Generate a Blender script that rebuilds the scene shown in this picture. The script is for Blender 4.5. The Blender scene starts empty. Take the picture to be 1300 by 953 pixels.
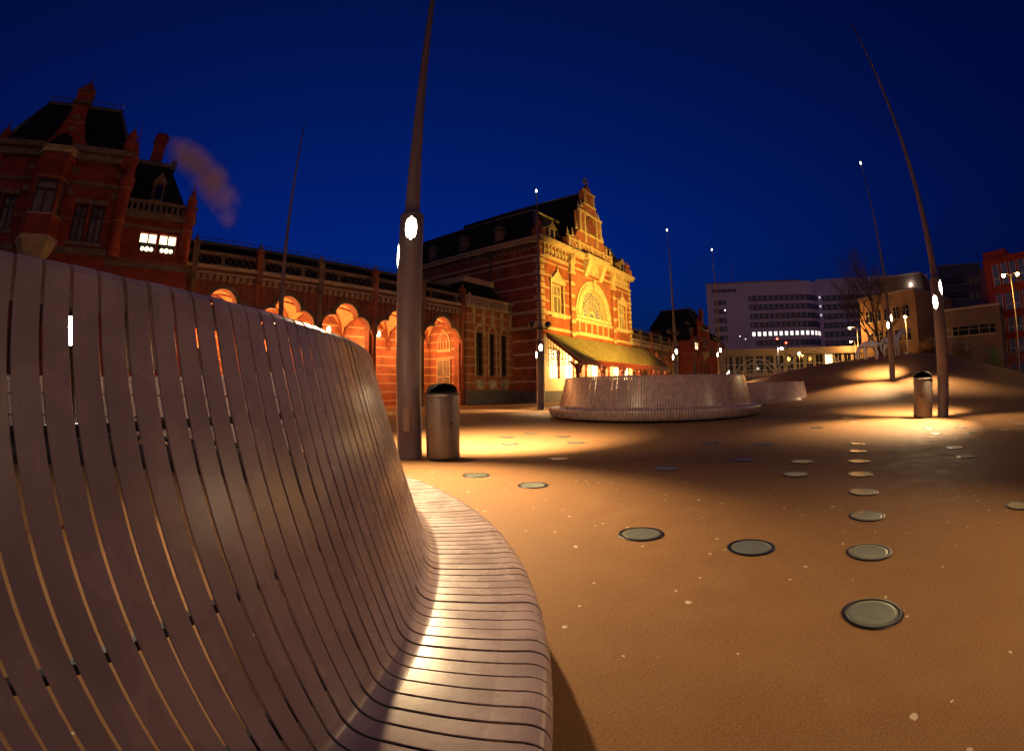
import bpy, bmesh, math, random
import numpy as np
from math import sin, cos, tan, pi, radians as R, sqrt, atan2, exp, hypot
from mathutils import Vector, Matrix
from mathutils.geometry import tessellate_polygon

random.seed(7)
SC = bpy.context.scene
COL = SC.collection

# ------------------------------------------------------------------ mesh builder
class MB:
    def __init__(self, off=(0, 0, 0)):
        self.v, self.f, self.m, self.s, self.off = [], [], [], [], off

    def vert(self, x, y, z):
        self.v.append((x + self.off[0], y + self.off[1], z + self.off[2]))
        return len(self.v) - 1

    def face(self, idx, m=0, smooth=False):
        self.f.append(tuple(idx)); self.m.append(m); self.s.append(smooth)

    def poly(self, pts, m=0):
        self.face([self.vert(*p) for p in pts], m)

    def hexa(self, p, m=0):
        i = [self.vert(*q) for q in p]
        for q in ((0, 3, 2, 1), (4, 5, 6, 7), (0, 1, 5, 4), (1, 2, 6, 5), (2, 3, 7, 6), (3, 0, 4, 7)):
            self.face([i[k] for k in q], m)

    def box(self, x0, x1, y0, y1, z0, z1, m=0, ix=0.0, iy=0.0):
        """box; ix, iy: how far the top face is drawn in"""
        self.hexa([(x0, y0, z0), (x1, y0, z0), (x1, y1, z0), (x0, y1, z0),
                   (x0 + ix, y0 + iy, z1), (x1 - ix, y0 + iy, z1), (x1 - ix, y1 - iy, z1), (x0 + ix, y1 - iy, z1)], m)

    def lathe(self, prof, c=(0, 0, 0), n=16, m=0, smooth=True, sx=1.0, sy=1.0, a0=0.0):
        rings = []
        for r, z in prof:
            if r < 1e-5:
                rings.append([self.vert(c[0], c[1], c[2] + z)])
            else:
                rings.append([self.vert(c[0] + sx * r * cos(a0 + 2 * pi * k / n), c[1] + sy * r * sin(a0 + 2 * pi * k / n), c[2] + z) for k in range(n)])
        for a, b in zip(rings, rings[1:]):
            for k in range(n):
                q = [a[k % len(a)], a[(k + 1) % len(a)], b[(k + 1) % len(b)], b[k % len(b)]]
                q = list(dict.fromkeys(q))
                if len(q) > 2:
                    self.face(q, m, smooth)
        if len(rings[0]) > 1: self.face(rings[0][::-1], m)
        if len(rings[-1]) > 1: self.face(rings[-1], m)

    def tube(self, pts, rad, n=6, m=0, smooth=True, closed=False):
        pts = [Vector(p) for p in pts]
        if not isinstance(rad, (list, tuple)): rad = [rad] * len(pts)
        rings = []
        for i, p in enumerate(pts):
            if closed: t = pts[(i + 1) % len(pts)] - pts[i - 1]
            else: t = pts[min(i + 1, len(pts) - 1)] - pts[max(i - 1, 0)]
            t = t.normalized()
            ref = Vector((0, 0, 1)) if abs(t.z) < 0.9 else Vector((1, 0, 0))
            a = t.cross(ref).normalized(); b = t.cross(a)
            rings.append([self.vert(*(p + rad[i] * (a * cos(2 * pi * k / n) + b * sin(2 * pi * k / n)))) for k in range(n)])
        pairs = list(zip(rings, rings[1:])) + ([(rings[-1], rings[0])] if closed else [])
        for a, b in pairs:
            for k in range(n):
                self.face([a[k], a[(k + 1) % n], b[(k + 1) % n], b[k]], m, smooth)
        if not closed:
            self.face(rings[0][::-1], m); self.face(rings[-1], m)

    def extr(self, outer, holes, fn, t0, t1, m=0, ms=None):
        """2-D outline with holes, mapped by fn(a, b, t), extruded from t0 to t1"""
        ms = m if ms is None else ms
        loops = [outer] + list(holes)
        tri = tessellate_polygon([[Vector((a, b, 0)) for a, b in l] for l in loops])
        flat = [q for l in loops for q in l]
        i0 = [self.vert(*fn(a, b, t0)) for a, b in flat]
        i1 = [self.vert(*fn(a, b, t1)) for a, b in flat]
        for t in tri:
            self.face([i0[k] for k in t], m); self.face([i1[k] for k in t][::-1], m)
        o = 0
        for l in loops:
            n = len(l)
            for k in range(n):
                a, b = o + k, o + (k + 1) % n
                self.face([i0[a], i0[b], i1[b], i1[a]], ms)
            o += n

    def pieces(self):
        """far-apart pieces of the mesh: lists of face numbers"""
        nv = len(self.v); up = list(range(nv))
        def find(a):
            while up[a] != a: up[a] = up[up[a]]; a = up[a]
            return a
        for f in self.f:
            a = find(f[0])
            for q in f[1:]: up[find(q)] = a
        isl = {}
        for i, f in enumerate(self.f): isl.setdefault(find(f[0]), []).append(i)
        if not 1 < len(isl) <= 400: return [list(range(len(self.f)))]
        keys = list(isl); lo, hi = [], []
        for k in keys:
            p = np.array([self.v[q] for i in isl[k] for q in self.f[i]]); lo.append(p.min(0)); hi.append(p.max(0))
        lo, hi = np.array(lo), np.array(hi); size = (hi - lo).max(1)
        gap = np.maximum(0, np.maximum(lo[:, None] - hi[None], lo[None] - hi[:, None]))
        near = np.sqrt((gap ** 2).sum(2)) <= np.maximum(.02, .5 * np.maximum(size[:, None], size[None]))
        left, out = set(range(len(keys))), []
        while left:
            st = [left.pop()]; got = []
            while st:
                a = st.pop(); got.append(a)
                nx = [b for b in np.nonzero(near[a])[0] if b in left]
                left.difference_update(nx); st += nx
            out.append(sorted(i for a in got for i in isl[keys[a]]))
        return sorted(out) if len(out) <= 20 else [list(range(len(self.f)))]

    def build(self, name, mats, parent=None, fix=True):
        """links the mesh; where it holds pieces that stand apart, each becomes an object of its own"""
        global SIBLINGS
        ps = self.pieces() if parent is not None and len(self.f) < 20000 else [None]
        SIBLINGS = []
        if len(ps) > 1:
            for p in ps:
                b = MB(); mp = {}
                for i in p:
                    for q in self.f[i]:
                        if q not in mp: mp[q] = len(b.v); b.v.append(self.v[q])
                    b.f.append(tuple(mp[q] for q in self.f[i])); b.m.append(self.m[i]); b.s.append(self.s[i])
                SIBLINGS.append(b.link(name, mats, parent, fix))
            return SIBLINGS[0]
        o = self.link(name, mats, parent, fix); SIBLINGS = [o]
        return o

    def link(self, name, mats, parent=None, fix=True):
        me = bpy.data.meshes.new(name)
        me.from_pydata(self.v, [], self.f)
        for mt in (mats if isinstance(mats, (list, tuple)) else [mats]): me.materials.append(mt)
        me.polygons.foreach_set('material_index', self.m)
        me.polygons.foreach_set('use_smooth', self.s)
        if fix:
            bm = bmesh.new(); bm.from_mesh(me)
            bmesh.ops.recalc_face_normals(bm, faces=bm.faces)
            bm.to_mesh(me); bm.free()
        me.update()
        o = bpy.data.objects.new(name, me); COL.objects.link(o)
        if parent is not None: o.parent = parent
        return o

def tag(o, label=None, cat=None, group=None, kind=None):
    if label: o['label'] = label
    if cat: o['category'] = cat
    if group: o['group'] = group
    if kind: o['kind'] = kind
    return o

def empty(name, loc=(0, 0, 0), rz=0.0, **k):
    o = bpy.data.objects.new(name, None); COL.objects.link(o)
    o.location = loc; o.rotation_euler = (0, 0, rz); o.empty_display_size = 0.3
    return tag(o, **k)

def copy_tree(o, parent=None, keep=True):
    c = o.copy(); COL.objects.link(c)
    if parent is not None: c.parent = parent
    for ch in list(o.children): copy_tree(ch, c)
    return c

# ------------------------------------------------------------------ materials
def mat(name, col, rough=0.6, metal=0.0, var=0.0, scale=6.0, bump=0.0, bscale=None, col2=None, spec=0.5, coat=0.0, detail=4.0):
    m = bpy.data.materials.new(name); m.use_nodes = True
    nt = m.node_tree; b = nt.nodes['Principled BSDF']
    b.inputs['Base Color'].default_value = (*col, 1)
    b.inputs['Roughness'].default_value = rough; b.inputs['Metallic'].default_value = metal
    b.inputs['Specular IOR Level'].default_value = spec
    if coat: b.inputs['Coat Weight'].default_value = coat; b.inputs['Coat Roughness'].default_value = 0.2
    if var or bump:
        tc = nt.nodes.new('ShaderNodeTexCoord')
        nz = nt.nodes.new('ShaderNodeTexNoise'); nz.inputs['Scale'].default_value = scale; nz.inputs['Detail'].default_value = detail
        nt.links.new(tc.outputs['Object'], nz.inputs['Vector'])
    if var:
        mx = nt.nodes.new('ShaderNodeMix'); mx.data_type = 'RGBA'
        c2 = col2 or tuple(min(1, c * (1 + var)) for c in col); c1 = col if col2 else tuple(c * (1 - var) for c in col)
        mx.inputs[6].default_value = (*c1, 1); mx.inputs[7].default_value = (*c2, 1)
        rp = nt.nodes.new('ShaderNodeMapRange'); rp.inputs[1].default_value = 0.3; rp.inputs[2].default_value = 0.7
        nt.links.new(nz.outputs['Fac'], rp.inputs[0]); nt.links.new(rp.outputs[0], mx.inputs[0])
        nt.links.new(mx.outputs[2], b.inputs['Base Color'])
        rr = nt.nodes.new('ShaderNodeMapRange'); rr.inputs[3].default_value = max(0.03, rough - 0.08); rr.inputs[4].default_value = min(1, rough + 0.08)
        nt.links.new(nz.outputs['Fac'], rr.inputs[0]); nt.links.new(rr.outputs[0], b.inputs['Roughness'])
    if bump:
        n2 = nt.nodes.new('ShaderNodeTexNoise'); n2.inputs['Scale'].default_value = bscale or scale * 4; n2.inputs['Detail'].default_value = 6
        nt.links.new(tc.outputs['Object'], n2.inputs['Vector'])
        bp = nt.nodes.new('ShaderNodeBump'); bp.inputs['Strength'].default_value = bump; bp.inputs['Distance'].default_value = 0.02
        nt.links.new(n2.outputs['Fac'], bp.inputs['Height']); nt.links.new(bp.outputs[0], b.inputs['Normal'])
    return m

def emit(name, col, s):
    m = bpy.data.materials.new(name); m.use_nodes = True
    nt = m.node_tree; b = nt.nodes['Principled BSDF']
    b.inputs['Base Color'].default_value = (*[c * 0.5 for c in col], 1)
    b.inputs['Emission Color'].default_value = (*col, 1); b.inputs['Emission Strength'].default_value = s
    return m

def brick(name, c1, c2, mortar, band=0.0, bandw=0.12, bandc=(0.42, 0.34, 0.24), bscale=1.0, z0=0.0):
    """brick courses with optional pale stone bands, laid in the station's own coordinates"""
    m = bpy.data.materials.new(name); m.use_nodes = True
    nt = m.node_tree; L = nt.links.new; b = nt.nodes['Principled BSDF']; b.inputs['Roughness'].default_value = 0.8
    tc = nt.nodes.new('ShaderNodeTexCoord'); sp = nt.nodes.new('ShaderNodeSeparateXYZ'); L(tc.outputs['Object'], sp.inputs[0])
    ad = nt.nodes.new('ShaderNodeMath'); L(sp.outputs[0], ad.inputs[0]); L(sp.outputs[1], ad.inputs[1])
    cb = nt.nodes.new('ShaderNodeCombineXYZ'); L(ad.outputs[0], cb.inputs[0]); L(sp.outputs[2], cb.inputs[1])
    bt = nt.nodes.new('ShaderNodeTexBrick'); L(cb.outputs[0], bt.inputs['Vector'])
    bt.inputs['Color1'].default_value = (*c1, 1); bt.inputs['Color2'].default_value = (*c2, 1); bt.inputs['Mortar'].default_value = (*mortar, 1)
    bt.inputs['Scale'].default_value = bscale; bt.inputs['Brick Width'].default_value = 0.24; bt.inputs['Row Height'].default_value = 0.075; bt.inputs['Mortar Size'].default_value = 0.008
    nz = nt.nodes.new('ShaderNodeTexNoise'); nz.inputs['Scale'].default_value = 1.3; nz.inputs['Detail'].default_value = 8; L(tc.outputs['Object'], nz.inputs['Vector'])
    mp = nt.nodes.new('ShaderNodeMapRange'); mp.inputs[1].default_value = .25; mp.inputs[2].default_value = .75; mp.inputs[3].default_value = 0.5; mp.inputs[4].default_value = 1.3
    L(nz.outputs['Fac'], mp.inputs[0])
    mu = nt.nodes.new('ShaderNodeMix'); mu.data_type = 'RGBA'; mu.blend_type = 'MULTIPLY'; mu.inputs[0].default_value = 1
    L(bt.outputs['Color'], mu.inputs[6]); L(mp.outputs[0], mu.inputs[7])
    out = mu.outputs[2]
    if band:
        a = nt.nodes.new('ShaderNodeMath'); a.operation = 'SUBTRACT'; a.inputs[1].default_value = z0; L(sp.outputs[2], a.inputs[0])
        md = nt.nodes.new('ShaderNodeMath'); md.operation = 'FLOORED_MODULO'; md.inputs[1].default_value = band; L(a.outputs[0], md.inputs[0])
        lt = nt.nodes.new('ShaderNodeMath'); lt.operation = 'LESS_THAN'; lt.inputs[1].default_value = bandw; L(md.outputs[0], lt.inputs[0])
        mx = nt.nodes.new('ShaderNodeMix'); mx.data_type = 'RGBA'; mx.inputs[7].default_value = (*bandc, 1)
        L(lt.outputs[0], mx.inputs[0]); L(out, mx.inputs[6]); out = mx.outputs[2]
    L(out, b.inputs['Base Color'])
    bp = nt.nodes.new('ShaderNodeBump'); bp.inputs['Strength'].default_value = 0.4; bp.inputs['Distance'].default_value = 0.01
    L(bt.outputs['Fac'], bp.inputs['Height']); bp.invert = True; L(bp.outputs[0], b.inputs['Normal'])
    return m

def ground_mat():
    m = bpy.data.materials.new('resin_paving'); m.use_nodes = True
    nt = m.node_tree; L = nt.links.new; b = nt.nodes['Principled BSDF']
    tc = nt.nodes.new('ShaderNodeTexCoord')
    def noise(s, d=4, r=.5):
        n = nt.nodes.new('ShaderNodeTexNoise'); n.inputs['Scale'].default_value = s; n.inputs['Detail'].default_value = d; n.inputs['Roughness'].default_value = r
        L(tc.outputs['Object'], n.inputs['Vector']); return n
    def mix(f, a, c, blend='MIX'):
        x = nt.nodes.new('ShaderNodeMix'); x.data_type = 'RGBA'; x.blend_type = blend
        if isinstance(f, float): x.inputs[0].default_value = f
        else: L(f, x.inputs[0])
        for i, q in ((6, a), (7, c)):
            if isinstance(q, tuple): x.inputs[i].default_value = (*q, 1)
            else: L(q, x.inputs[i])
        return x.outputs[2]
    def rng(o, a, c, d=0., e=1.):
        x = nt.nodes.new('ShaderNodeMapRange'); x.inputs[1].default_value = a; x.inputs[2].default_value = c; x.inputs[3].default_value = d; x.inputs[4].default_value = e
        L(o, x.inputs[0]); return x.outputs[0]
    grain = noise(110, 3, .7); patch = noise(0.5, 6, .6); patch2 = noise(3.5, 5, .6)
    c = mix(rng(grain.outputs['Fac'], .33, .67), (.135, .066, .026), (.30, .158, .068))
    c = mix(rng(patch.outputs['Fac'], .3, .7, 0., .5), c, (.165, .088, .04))
    c = mix(rng(patch2.outputs['Fac'], .42, .75, 0., .35), c, (.28, .165, .08))
    # trodden-in chewing gum and pale paint flecks
    for sc, thr, keep in ((3.2, .06, .12), (1.6, .035, .1), (8.0, .09, .40)):
        vo = nt.nodes.new('ShaderNodeTexVoronoi'); vo.inputs['Scale'].default_value = sc; vo.inputs['Randomness'].default_value = 1
        wn = noise(14, 2); ad = nt.nodes.new('ShaderNodeVectorMath'); ad.operation = 'MULTIPLY_ADD'
        ad.inputs[1].default_value = (.05, .05, .0); L(wn.outputs['Color'], ad.inputs[0]); L(tc.outputs['Object'], ad.inputs[2])
        L(ad.outputs[0], vo.inputs['Vector'])
        lt = nt.nodes.new('ShaderNodeMath'); lt.operation = 'LESS_THAN'; lt.inputs[1].default_value = thr; L(vo.outputs['Distance'], lt.inputs[0])
        sx = nt.nodes.new('ShaderNodeSeparateColor'); L(vo.outputs['Color'], sx.inputs[0])
        gt = nt.nodes.new('ShaderNodeMath'); gt.operation = 'GREATER_THAN'; gt.inputs[1].default_value = keep; L(sx.outputs[0], gt.inputs[0])
        an = nt.nodes.new('ShaderNodeMath'); an.operation = 'MULTIPLY'; L(lt.outputs[0], an.inputs[0]); L(gt.outputs[0], an.inputs[1])
        c = mix(an.outputs[0], c, (.5, .40, .30))
    # far off the paving gives way to dark town streets
    ln = nt.nodes.new('ShaderNodeVectorMath'); ln.operation = 'LENGTH'; L(tc.outputs['Object'], ln.inputs[0])
    c = mix(rng(ln.outputs['Value'], 55, 70), c, (.05, .045, .04))
    L(c, b.inputs['Base Color'])
    b.inputs['Specular IOR Level'].default_value = 0.12
    L(rng(patch2.outputs['Fac'], .3, .7, .62, .82), b.inputs['Roughness'])
    bp = nt.nodes.new('ShaderNodeBump'); bp.inputs['Strength'].default_value = .3; bp.inputs['Distance'].default_value = .0015
    L(grain.outputs['Fac'], bp.inputs['Height']); L(bp.outputs[0], b.inputs['Normal'])
    return m

M = {}
M['ground'] = ground_mat()
M['slat'] = mat('painted_slat', (.45, .335, .325), .27, var=.16, scale=7, bump=.02, bscale=90, spec=.45, detail=9)
M['dark'] = mat('dark_steel', (.02, .018, .018), .5, var=.3, scale=8)
M['rail'] = mat('rail_steel', (.10, .08, .07), .45, .4)
M['mast'] = mat('mast_paint', (.16, .12, .12), .42, var=.10, scale=3, bump=.03, bscale=40)
M['lens'] = emit('lamp_lens', (1, .80, .52), 26)
M['tip'] = emit('mast_tip_light', (1, .93, .75), 8)
M['bin'] = mat('brushed_steel', (.16, .135, .13), .42, .35, var=.12, scale=5)
M['glass_disc'] = mat('frosted_glass', (.115, .13, .10), .30, var=.06, scale=30, spec=.5)
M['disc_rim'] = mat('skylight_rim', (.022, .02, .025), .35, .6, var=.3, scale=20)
BR1, BR2, MO = (.36, .085, .035), (.25, .055, .025), (.30, .22, .15)
M['brick'] = brick('brick_plain', BR1, BR2, MO)
M['brickband'] = brick('brick_hall', (.34, .062, .022), (.24, .04, .015), (.22, .13, .08), 1.06, .13, z0=.55)
M['brickarc'] = brick('brick_arcade', (.40, .10, .04), (.30, .07, .03), MO, .62, .09, (.50, .36, .22), z0=.3)
M['brickpav'] = brick('brick_pavilion', (.34, .036, .014), (.24, .026, .010), (.20, .07, .04), 1.5, .10, (.30, .10, .05), z0=.4)
M['stone'] = mat('sandstone', (.46, .37, .24), .75, var=.22, scale=2.5, bump=.15)
M['stonedark'] = mat('weathered_stone', (.17, .125, .085), .8, var=.35, scale=3, bump=.2)
M['plinth'] = mat('bluestone', (.10, .10, .11), .6, var=.25, scale=2)
M['slate'] = mat('slate', (.012, .012, .013), .8, var=.4, scale=5, bump=.2, bscale=25, spec=.15)
M['lead'] = mat('lead_sheet', (.13, .12, .10), .5, .3, var=.2, scale=3)
M['plaster'] = mat('arcade_plaster', (.55, .30, .14), .7, var=.12, scale=3)
M['rib'] = mat('vault_rib_brick', (.22, .06, .03), .75)
M['frame'] = mat('window_frame_paint', (.42, .36, .28), .5)
M['framedark'] = mat('dark_frame_paint', (.03, .022, .02), .45)
M['pane'] = mat('window_glass', (.012, .014, .02), .06, spec=.7)
M['panewarm'] = mat('window_blind_glass', (.20, .17, .15), .25, spec=.5, var=.4, scale=1.2)
M['litpane'] = emit('lit_window', (1, .80, .45), 2.6)
M['litwhite'] = emit('lit_office_window', (1, .90, .86), 1.2)
M['canopy'] = mat('canopy_sheet', (.38, .38, .17), .5, .0, var=.22, scale=1.5)
M['canopyiron'] = mat('canopy_iron_red', (.17, .022, .014), .5, var=.15, scale=4)
M['canopywood'] = mat('canopy_boards', (.50, .34, .20), .6)
M['cream'] = mat('cream_plaster', (.60, .50, .30), .65, var=.08, scale=2)
M['clock'] = mat('clock_face', (.20, .05, .03), .5)
M['gilt'] = mat('gilded_metal', (.55, .40, .14), .35, .8)
M['poster'] = mat('poster_case', (.35, .33, .25), .3, var=.5, scale=2)
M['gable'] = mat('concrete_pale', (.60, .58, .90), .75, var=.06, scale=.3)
M['gable2'] = mat('concrete_mid', (.30, .26, .28), .75, var=.07, scale=.3)
M['bluepane'] = mat('hospital_glass', (.13, .19, .42), .15, spec=.8, var=.5, scale=.8)
M['bluedark'] = mat('hospital_band', (.04, .05, .13), .3, var=.3, scale=.5)
M['hallwall'] = mat('mauve_grey_render', (.34, .26, .22), .7, var=.1, scale=1)
M['white'] = mat('white_paint', (.72, .68, .66), .5)
M['redpanel'] = mat('red_brick_tower', (.30, .03, .02), .7, var=.2, scale=1.5)
M['redpanel2'] = mat('red_brick_shade', (.16, .018, .012), .7, var=.2, scale=1.5)  # darker copy of the tower brick: the side face's shade put into the colour
M['greybrick'] = mat('grey_brown_brick', (.15, .11, .105), .8, var=.15, scale=1)
M['tanbrick'] = mat('tan_brick', (.27, .165, .10), .8, var=.15, scale=1)
M['green'] = mat('green_door', (.03, .12, .035), .5)
M['bark'] = mat('bark', (.11, .07, .05), .85, var=.3, scale=6)
M['leaf'] = mat('dry_leaves', (.13, .065, .022), .7, var=.4, scale=3)
M['shrub'] = mat('shrub_leaves', (.045, .06, .025), .7, var=.4, scale=3)
M['statue'] = mat('white_polyester', (.66, .62, .70), .4, var=.06, scale=3)
M['galv'] = mat('galvanised_steel', (.35, .33, .32), .45, .6)
M['sodium'] = emit('sodium_lamp', (1, .50, .10), 120)
M['whitelamp'] = emit('white_lamp', (1, .86, .66), 90)
M['redlamp'] = emit('red_signal', (1, .06, .03), 14)
M['arclamp'] = emit('arcade_lantern', (1, .62, .25), 14)
M['bollardlamp'] = emit('low_lamp', (1, .84, .62), 240)
M['carbody'] = mat('car_paint_silver', (.5, .48, .47), .3, .3)
M['tyre'] = mat('tyre_rubber', (.02, .02, .02), .8)

# ------------------------------------------------------------------ world and camera
w = bpy.data.worlds.new('World'); SC.world = w; w.use_nodes = True
nt = w.node_tree; bg = nt.nodes['Background']
sky = nt.nodes.new('ShaderNodeTexSky'); sky.sky_type = 'NISHITA'; sky.sun_disc = False
sky.sun_elevation = R(-3.0); sky.sun_rotation = R(-14); sky.air_density = 1.6; sky.dust_density = 0.2; sky.ozone_density = 6.0
tcw = nt.nodes.new('ShaderNodeTexCoord'); sep = nt.nodes.new('ShaderNodeSeparateXYZ'); nt.links.new(tcw.outputs['Generated'], sep.inputs[0])
rmp = nt.nodes.new('ShaderNodeValToRGB'); nt.links.new(sep.outputs[2], rmp.inputs[0])   # the twilight arch: deep blue, dimmer towards the zenith
rmp.color_ramp.elements[0].position = 0.0; rmp.color_ramp.elements[0].color = (.010, .105, .30, 1)
q_ = rmp.color_ramp.elements.new(.33); q_.color = (.010, .13, .36, 1)
q_ = rmp.color_ramp.elements[-1]; q_.position = .85; q_.color = (.012, .16, .30, 1)
mx = nt.nodes.new('ShaderNodeMix'); mx.data_type = 'RGBA'; mx.blend_type = 'MULTIPLY'; mx.inputs[0].default_value = 1
nt.links.new(rmp.outputs[0], mx.inputs[7])
nt.links.new(sky.outputs[0], mx.inputs[6]); nt.links.new(mx.outputs[2], bg.inputs[0]); bg.inputs[1].default_value = 3.8

sun = bpy.data.lights.new('town_glow_fill', 'SUN'); sun.energy = 0.20; sun.angle = R(70); sun.color = (1, .50, .36)  # added warm fill from behind the camera, standing in for town glow
so = bpy.data.objects.new('town_glow_fill', sun); COL.objects.link(so); so.rotation_euler = Vector((.05, 1, -.28)).to_track_quat('-Z', 'Y').to_euler()

cd = bpy.data.cameras.new('camera'); cam = bpy.data.objects.new('camera', cd); COL.objects.link(cam); SC.camera = cam
EYE = 1.0
cam.location = (0, 0, EYE)
cam.matrix_world = Matrix.Translation((0, 0, EYE)) @ Matrix.Rotation(R(90 + 1.8), 4, 'X') @ Matrix.Rotation(R(-0.65), 4, 'Z')
cd.type = 'PANO'; cd.clip_start = 0.02; cd.clip_end = 6000
cd.sensor_fit = 'HORIZONTAL'; cd.sensor_width = 36
pan = cd if hasattr(cd, 'panorama_type') else cd.cycles
pan.panorama_type = 'FISHEYE_EQUISOLID'; pan.fisheye_lens = 603.0 * 36 / 1300; pan.fisheye_fov = R(220)
vs = SC.view_settings; vs.view_transform = 'Standard'; vs.look = 'None'; vs.exposure = 0; vs.gamma = 1; vs.use_curve_mapping = False
try:
    SC.cycles.use_denoising = True; SC.cycles.sample_clamp_indirect = 4; SC.cycles.sample_clamp_direct = 0
    SC.cycles.max_bounces = 6; SC.cycles.volume_bounces = 2; SC.cycles.use_light_tree = True; SC.cycles.caustics_reflective = False; SC.cycles.caustics_refractive = False
except Exception: pass

def px(x, y, z=0.0):
    """where the sight line at that spot of the survey photograph meets height z"""
    F = 603.0; dx, dy = x - 650, -(y - 476.5); r = max(hypot(dx, dy), 1e-9); th = 2 * math.asin(r / 2 / F)
    v = Vector((dx * sin(th) / r, dy * sin(th) / r, -cos(th)))
    v = cam_rot @ v; t = (z - EYE) / v.z
    return v.x * t, v.y * t
cam_rot = (Matrix.Rotation(R(91.8), 3, 'X') @ Matrix.Rotation(R(-0.65), 3, 'Z'))
def pol(az, d): return d * sin(R(az)), d * cos(R(az))

def lamp(name, kind, loc, power, col, parent=None, aim=None, size=120, blend=.5, rad=.1, sx=None, sy=None):
    l = bpy.data.lights.new(name, kind); l.energy = power; l.color = col
    if kind == 'SPOT': l.spot_size = R(size); l.spot_blend = blend; l.shadow_soft_size = rad
    elif kind == 'POINT': l.shadow_soft_size = rad
    elif kind == 'AREA': l.shape = 'RECTANGLE'; l.size = sx; l.size_y = sy
    o = bpy.data.objects.new(name, l); COL.objects.link(o); o.location = loc
    if parent is not None: o.parent = parent
    if aim is not None: o.rotation_euler = Vector(aim).to_track_quat('-Z', 'Y').to_euler()
    return o

# ------------------------------------------------------------------ ground
HX, HY = 30.6, 25.7
def hill(x, y):
    d2 = (x - HX) ** 2 + (y - HY) ** 2
    h = 3.05 * exp(-.5 * d2 / 64.0)
    h = max(h, 0) + 1.5 * exp(-.5 * ((x - 24.3) ** 2 + (y - 33.5) ** 2) / 34.0) * (1 - .75 * min(1, h / 3.05))
    return h + .02 * sin(x * .55) * sin(y * .4) * min(1, hypot(x, y) / 12)
def axis():
    a = [-2500, -1200, -600, -300, -150, -80, -50, -30, -20]
    x = -14.0
    while x < 70: a.append(x); x += .8
    return a + [75, 85, 100, 150, 300, 600, 1200, 2500]
g = MB(); ax = axis(); n = len(ax)
for y in ax:
    for x in ax: g.vert(x, y, hill(x, y))
for j in range(n - 1):
    for i in range(n - 1): g.face([j * n + i, j * n + i + 1, (j + 1) * n + i + 1, (j + 1) * n + i], 0, True)
tag(g.build('plaza_ground', M['ground'], fix=False), kind='structure')

# ------------------------------------------------------------------ ring benches
def slats(prof, n, gap, t=.0035, ch=.001, seed=1):
    """n strips bent along the (r, z) outline, running round a ring"""
    rnd = random.Random(seed); mb = MB()
    nor = []
    for i in range(len(prof)):
        a, b = prof[max(i - 1, 0)], prof[min(i + 1, len(prof) - 1)]
        dr, dz = b[0] - a[0], b[1] - a[1]; l = hypot(dr, dz); nor.append((-dz / l, dr / l))
    # outward is to the right of the outline as it runs down the back and out along the seat
    for k in range(n):
        j = rnd.uniform(-.0012, .0012); a0 = 2 * pi * k / n; da = 2 * pi / n
        gg = gap * rnd.uniform(.75, 1.3)
        rows = []
        for (r, z), (nr, nz) in zip(prof, nor):
            h = gg / r / 2; e = ch / r
            row = []
            for depth, ins in ((j, e), (j - ch, 0), (j - t, 0)):
                rr, zz = r + nr * depth, z + nz * depth
                for a in (a0 + h + ins, a0 + da - h - ins): row.append(mb.vert(rr * cos(a), rr * sin(a), zz))
            rows.append(row)
        for p, q in zip(rows, rows[1:]):
            for i0, i1 in ((0, 1), (1, 3), (3, 5), (5, 4), (4, 2), (2, 0)):
                mb.face([p[i0], p[i1], q[i1], q[i0]], 0, False)
        for c, sgn in ((rows[0], 1), (rows[-1], -1)):
            mb.face([c[0], c[1], c[3], c[5], c[4], c[2]][::sgn], 0)
    return mb

def bezier(p0, p1, p2, n=6):
    return [((1 - t) ** 2 * p0[0] + 2 * t * (1 - t) * p1[0] + t * t * p2[0], (1 - t) ** 2 * p0[1] + 2 * t * (1 - t) * p1[1] + t * t * p2[1]) for t in [i / n for i in range(n + 1)]]

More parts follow.
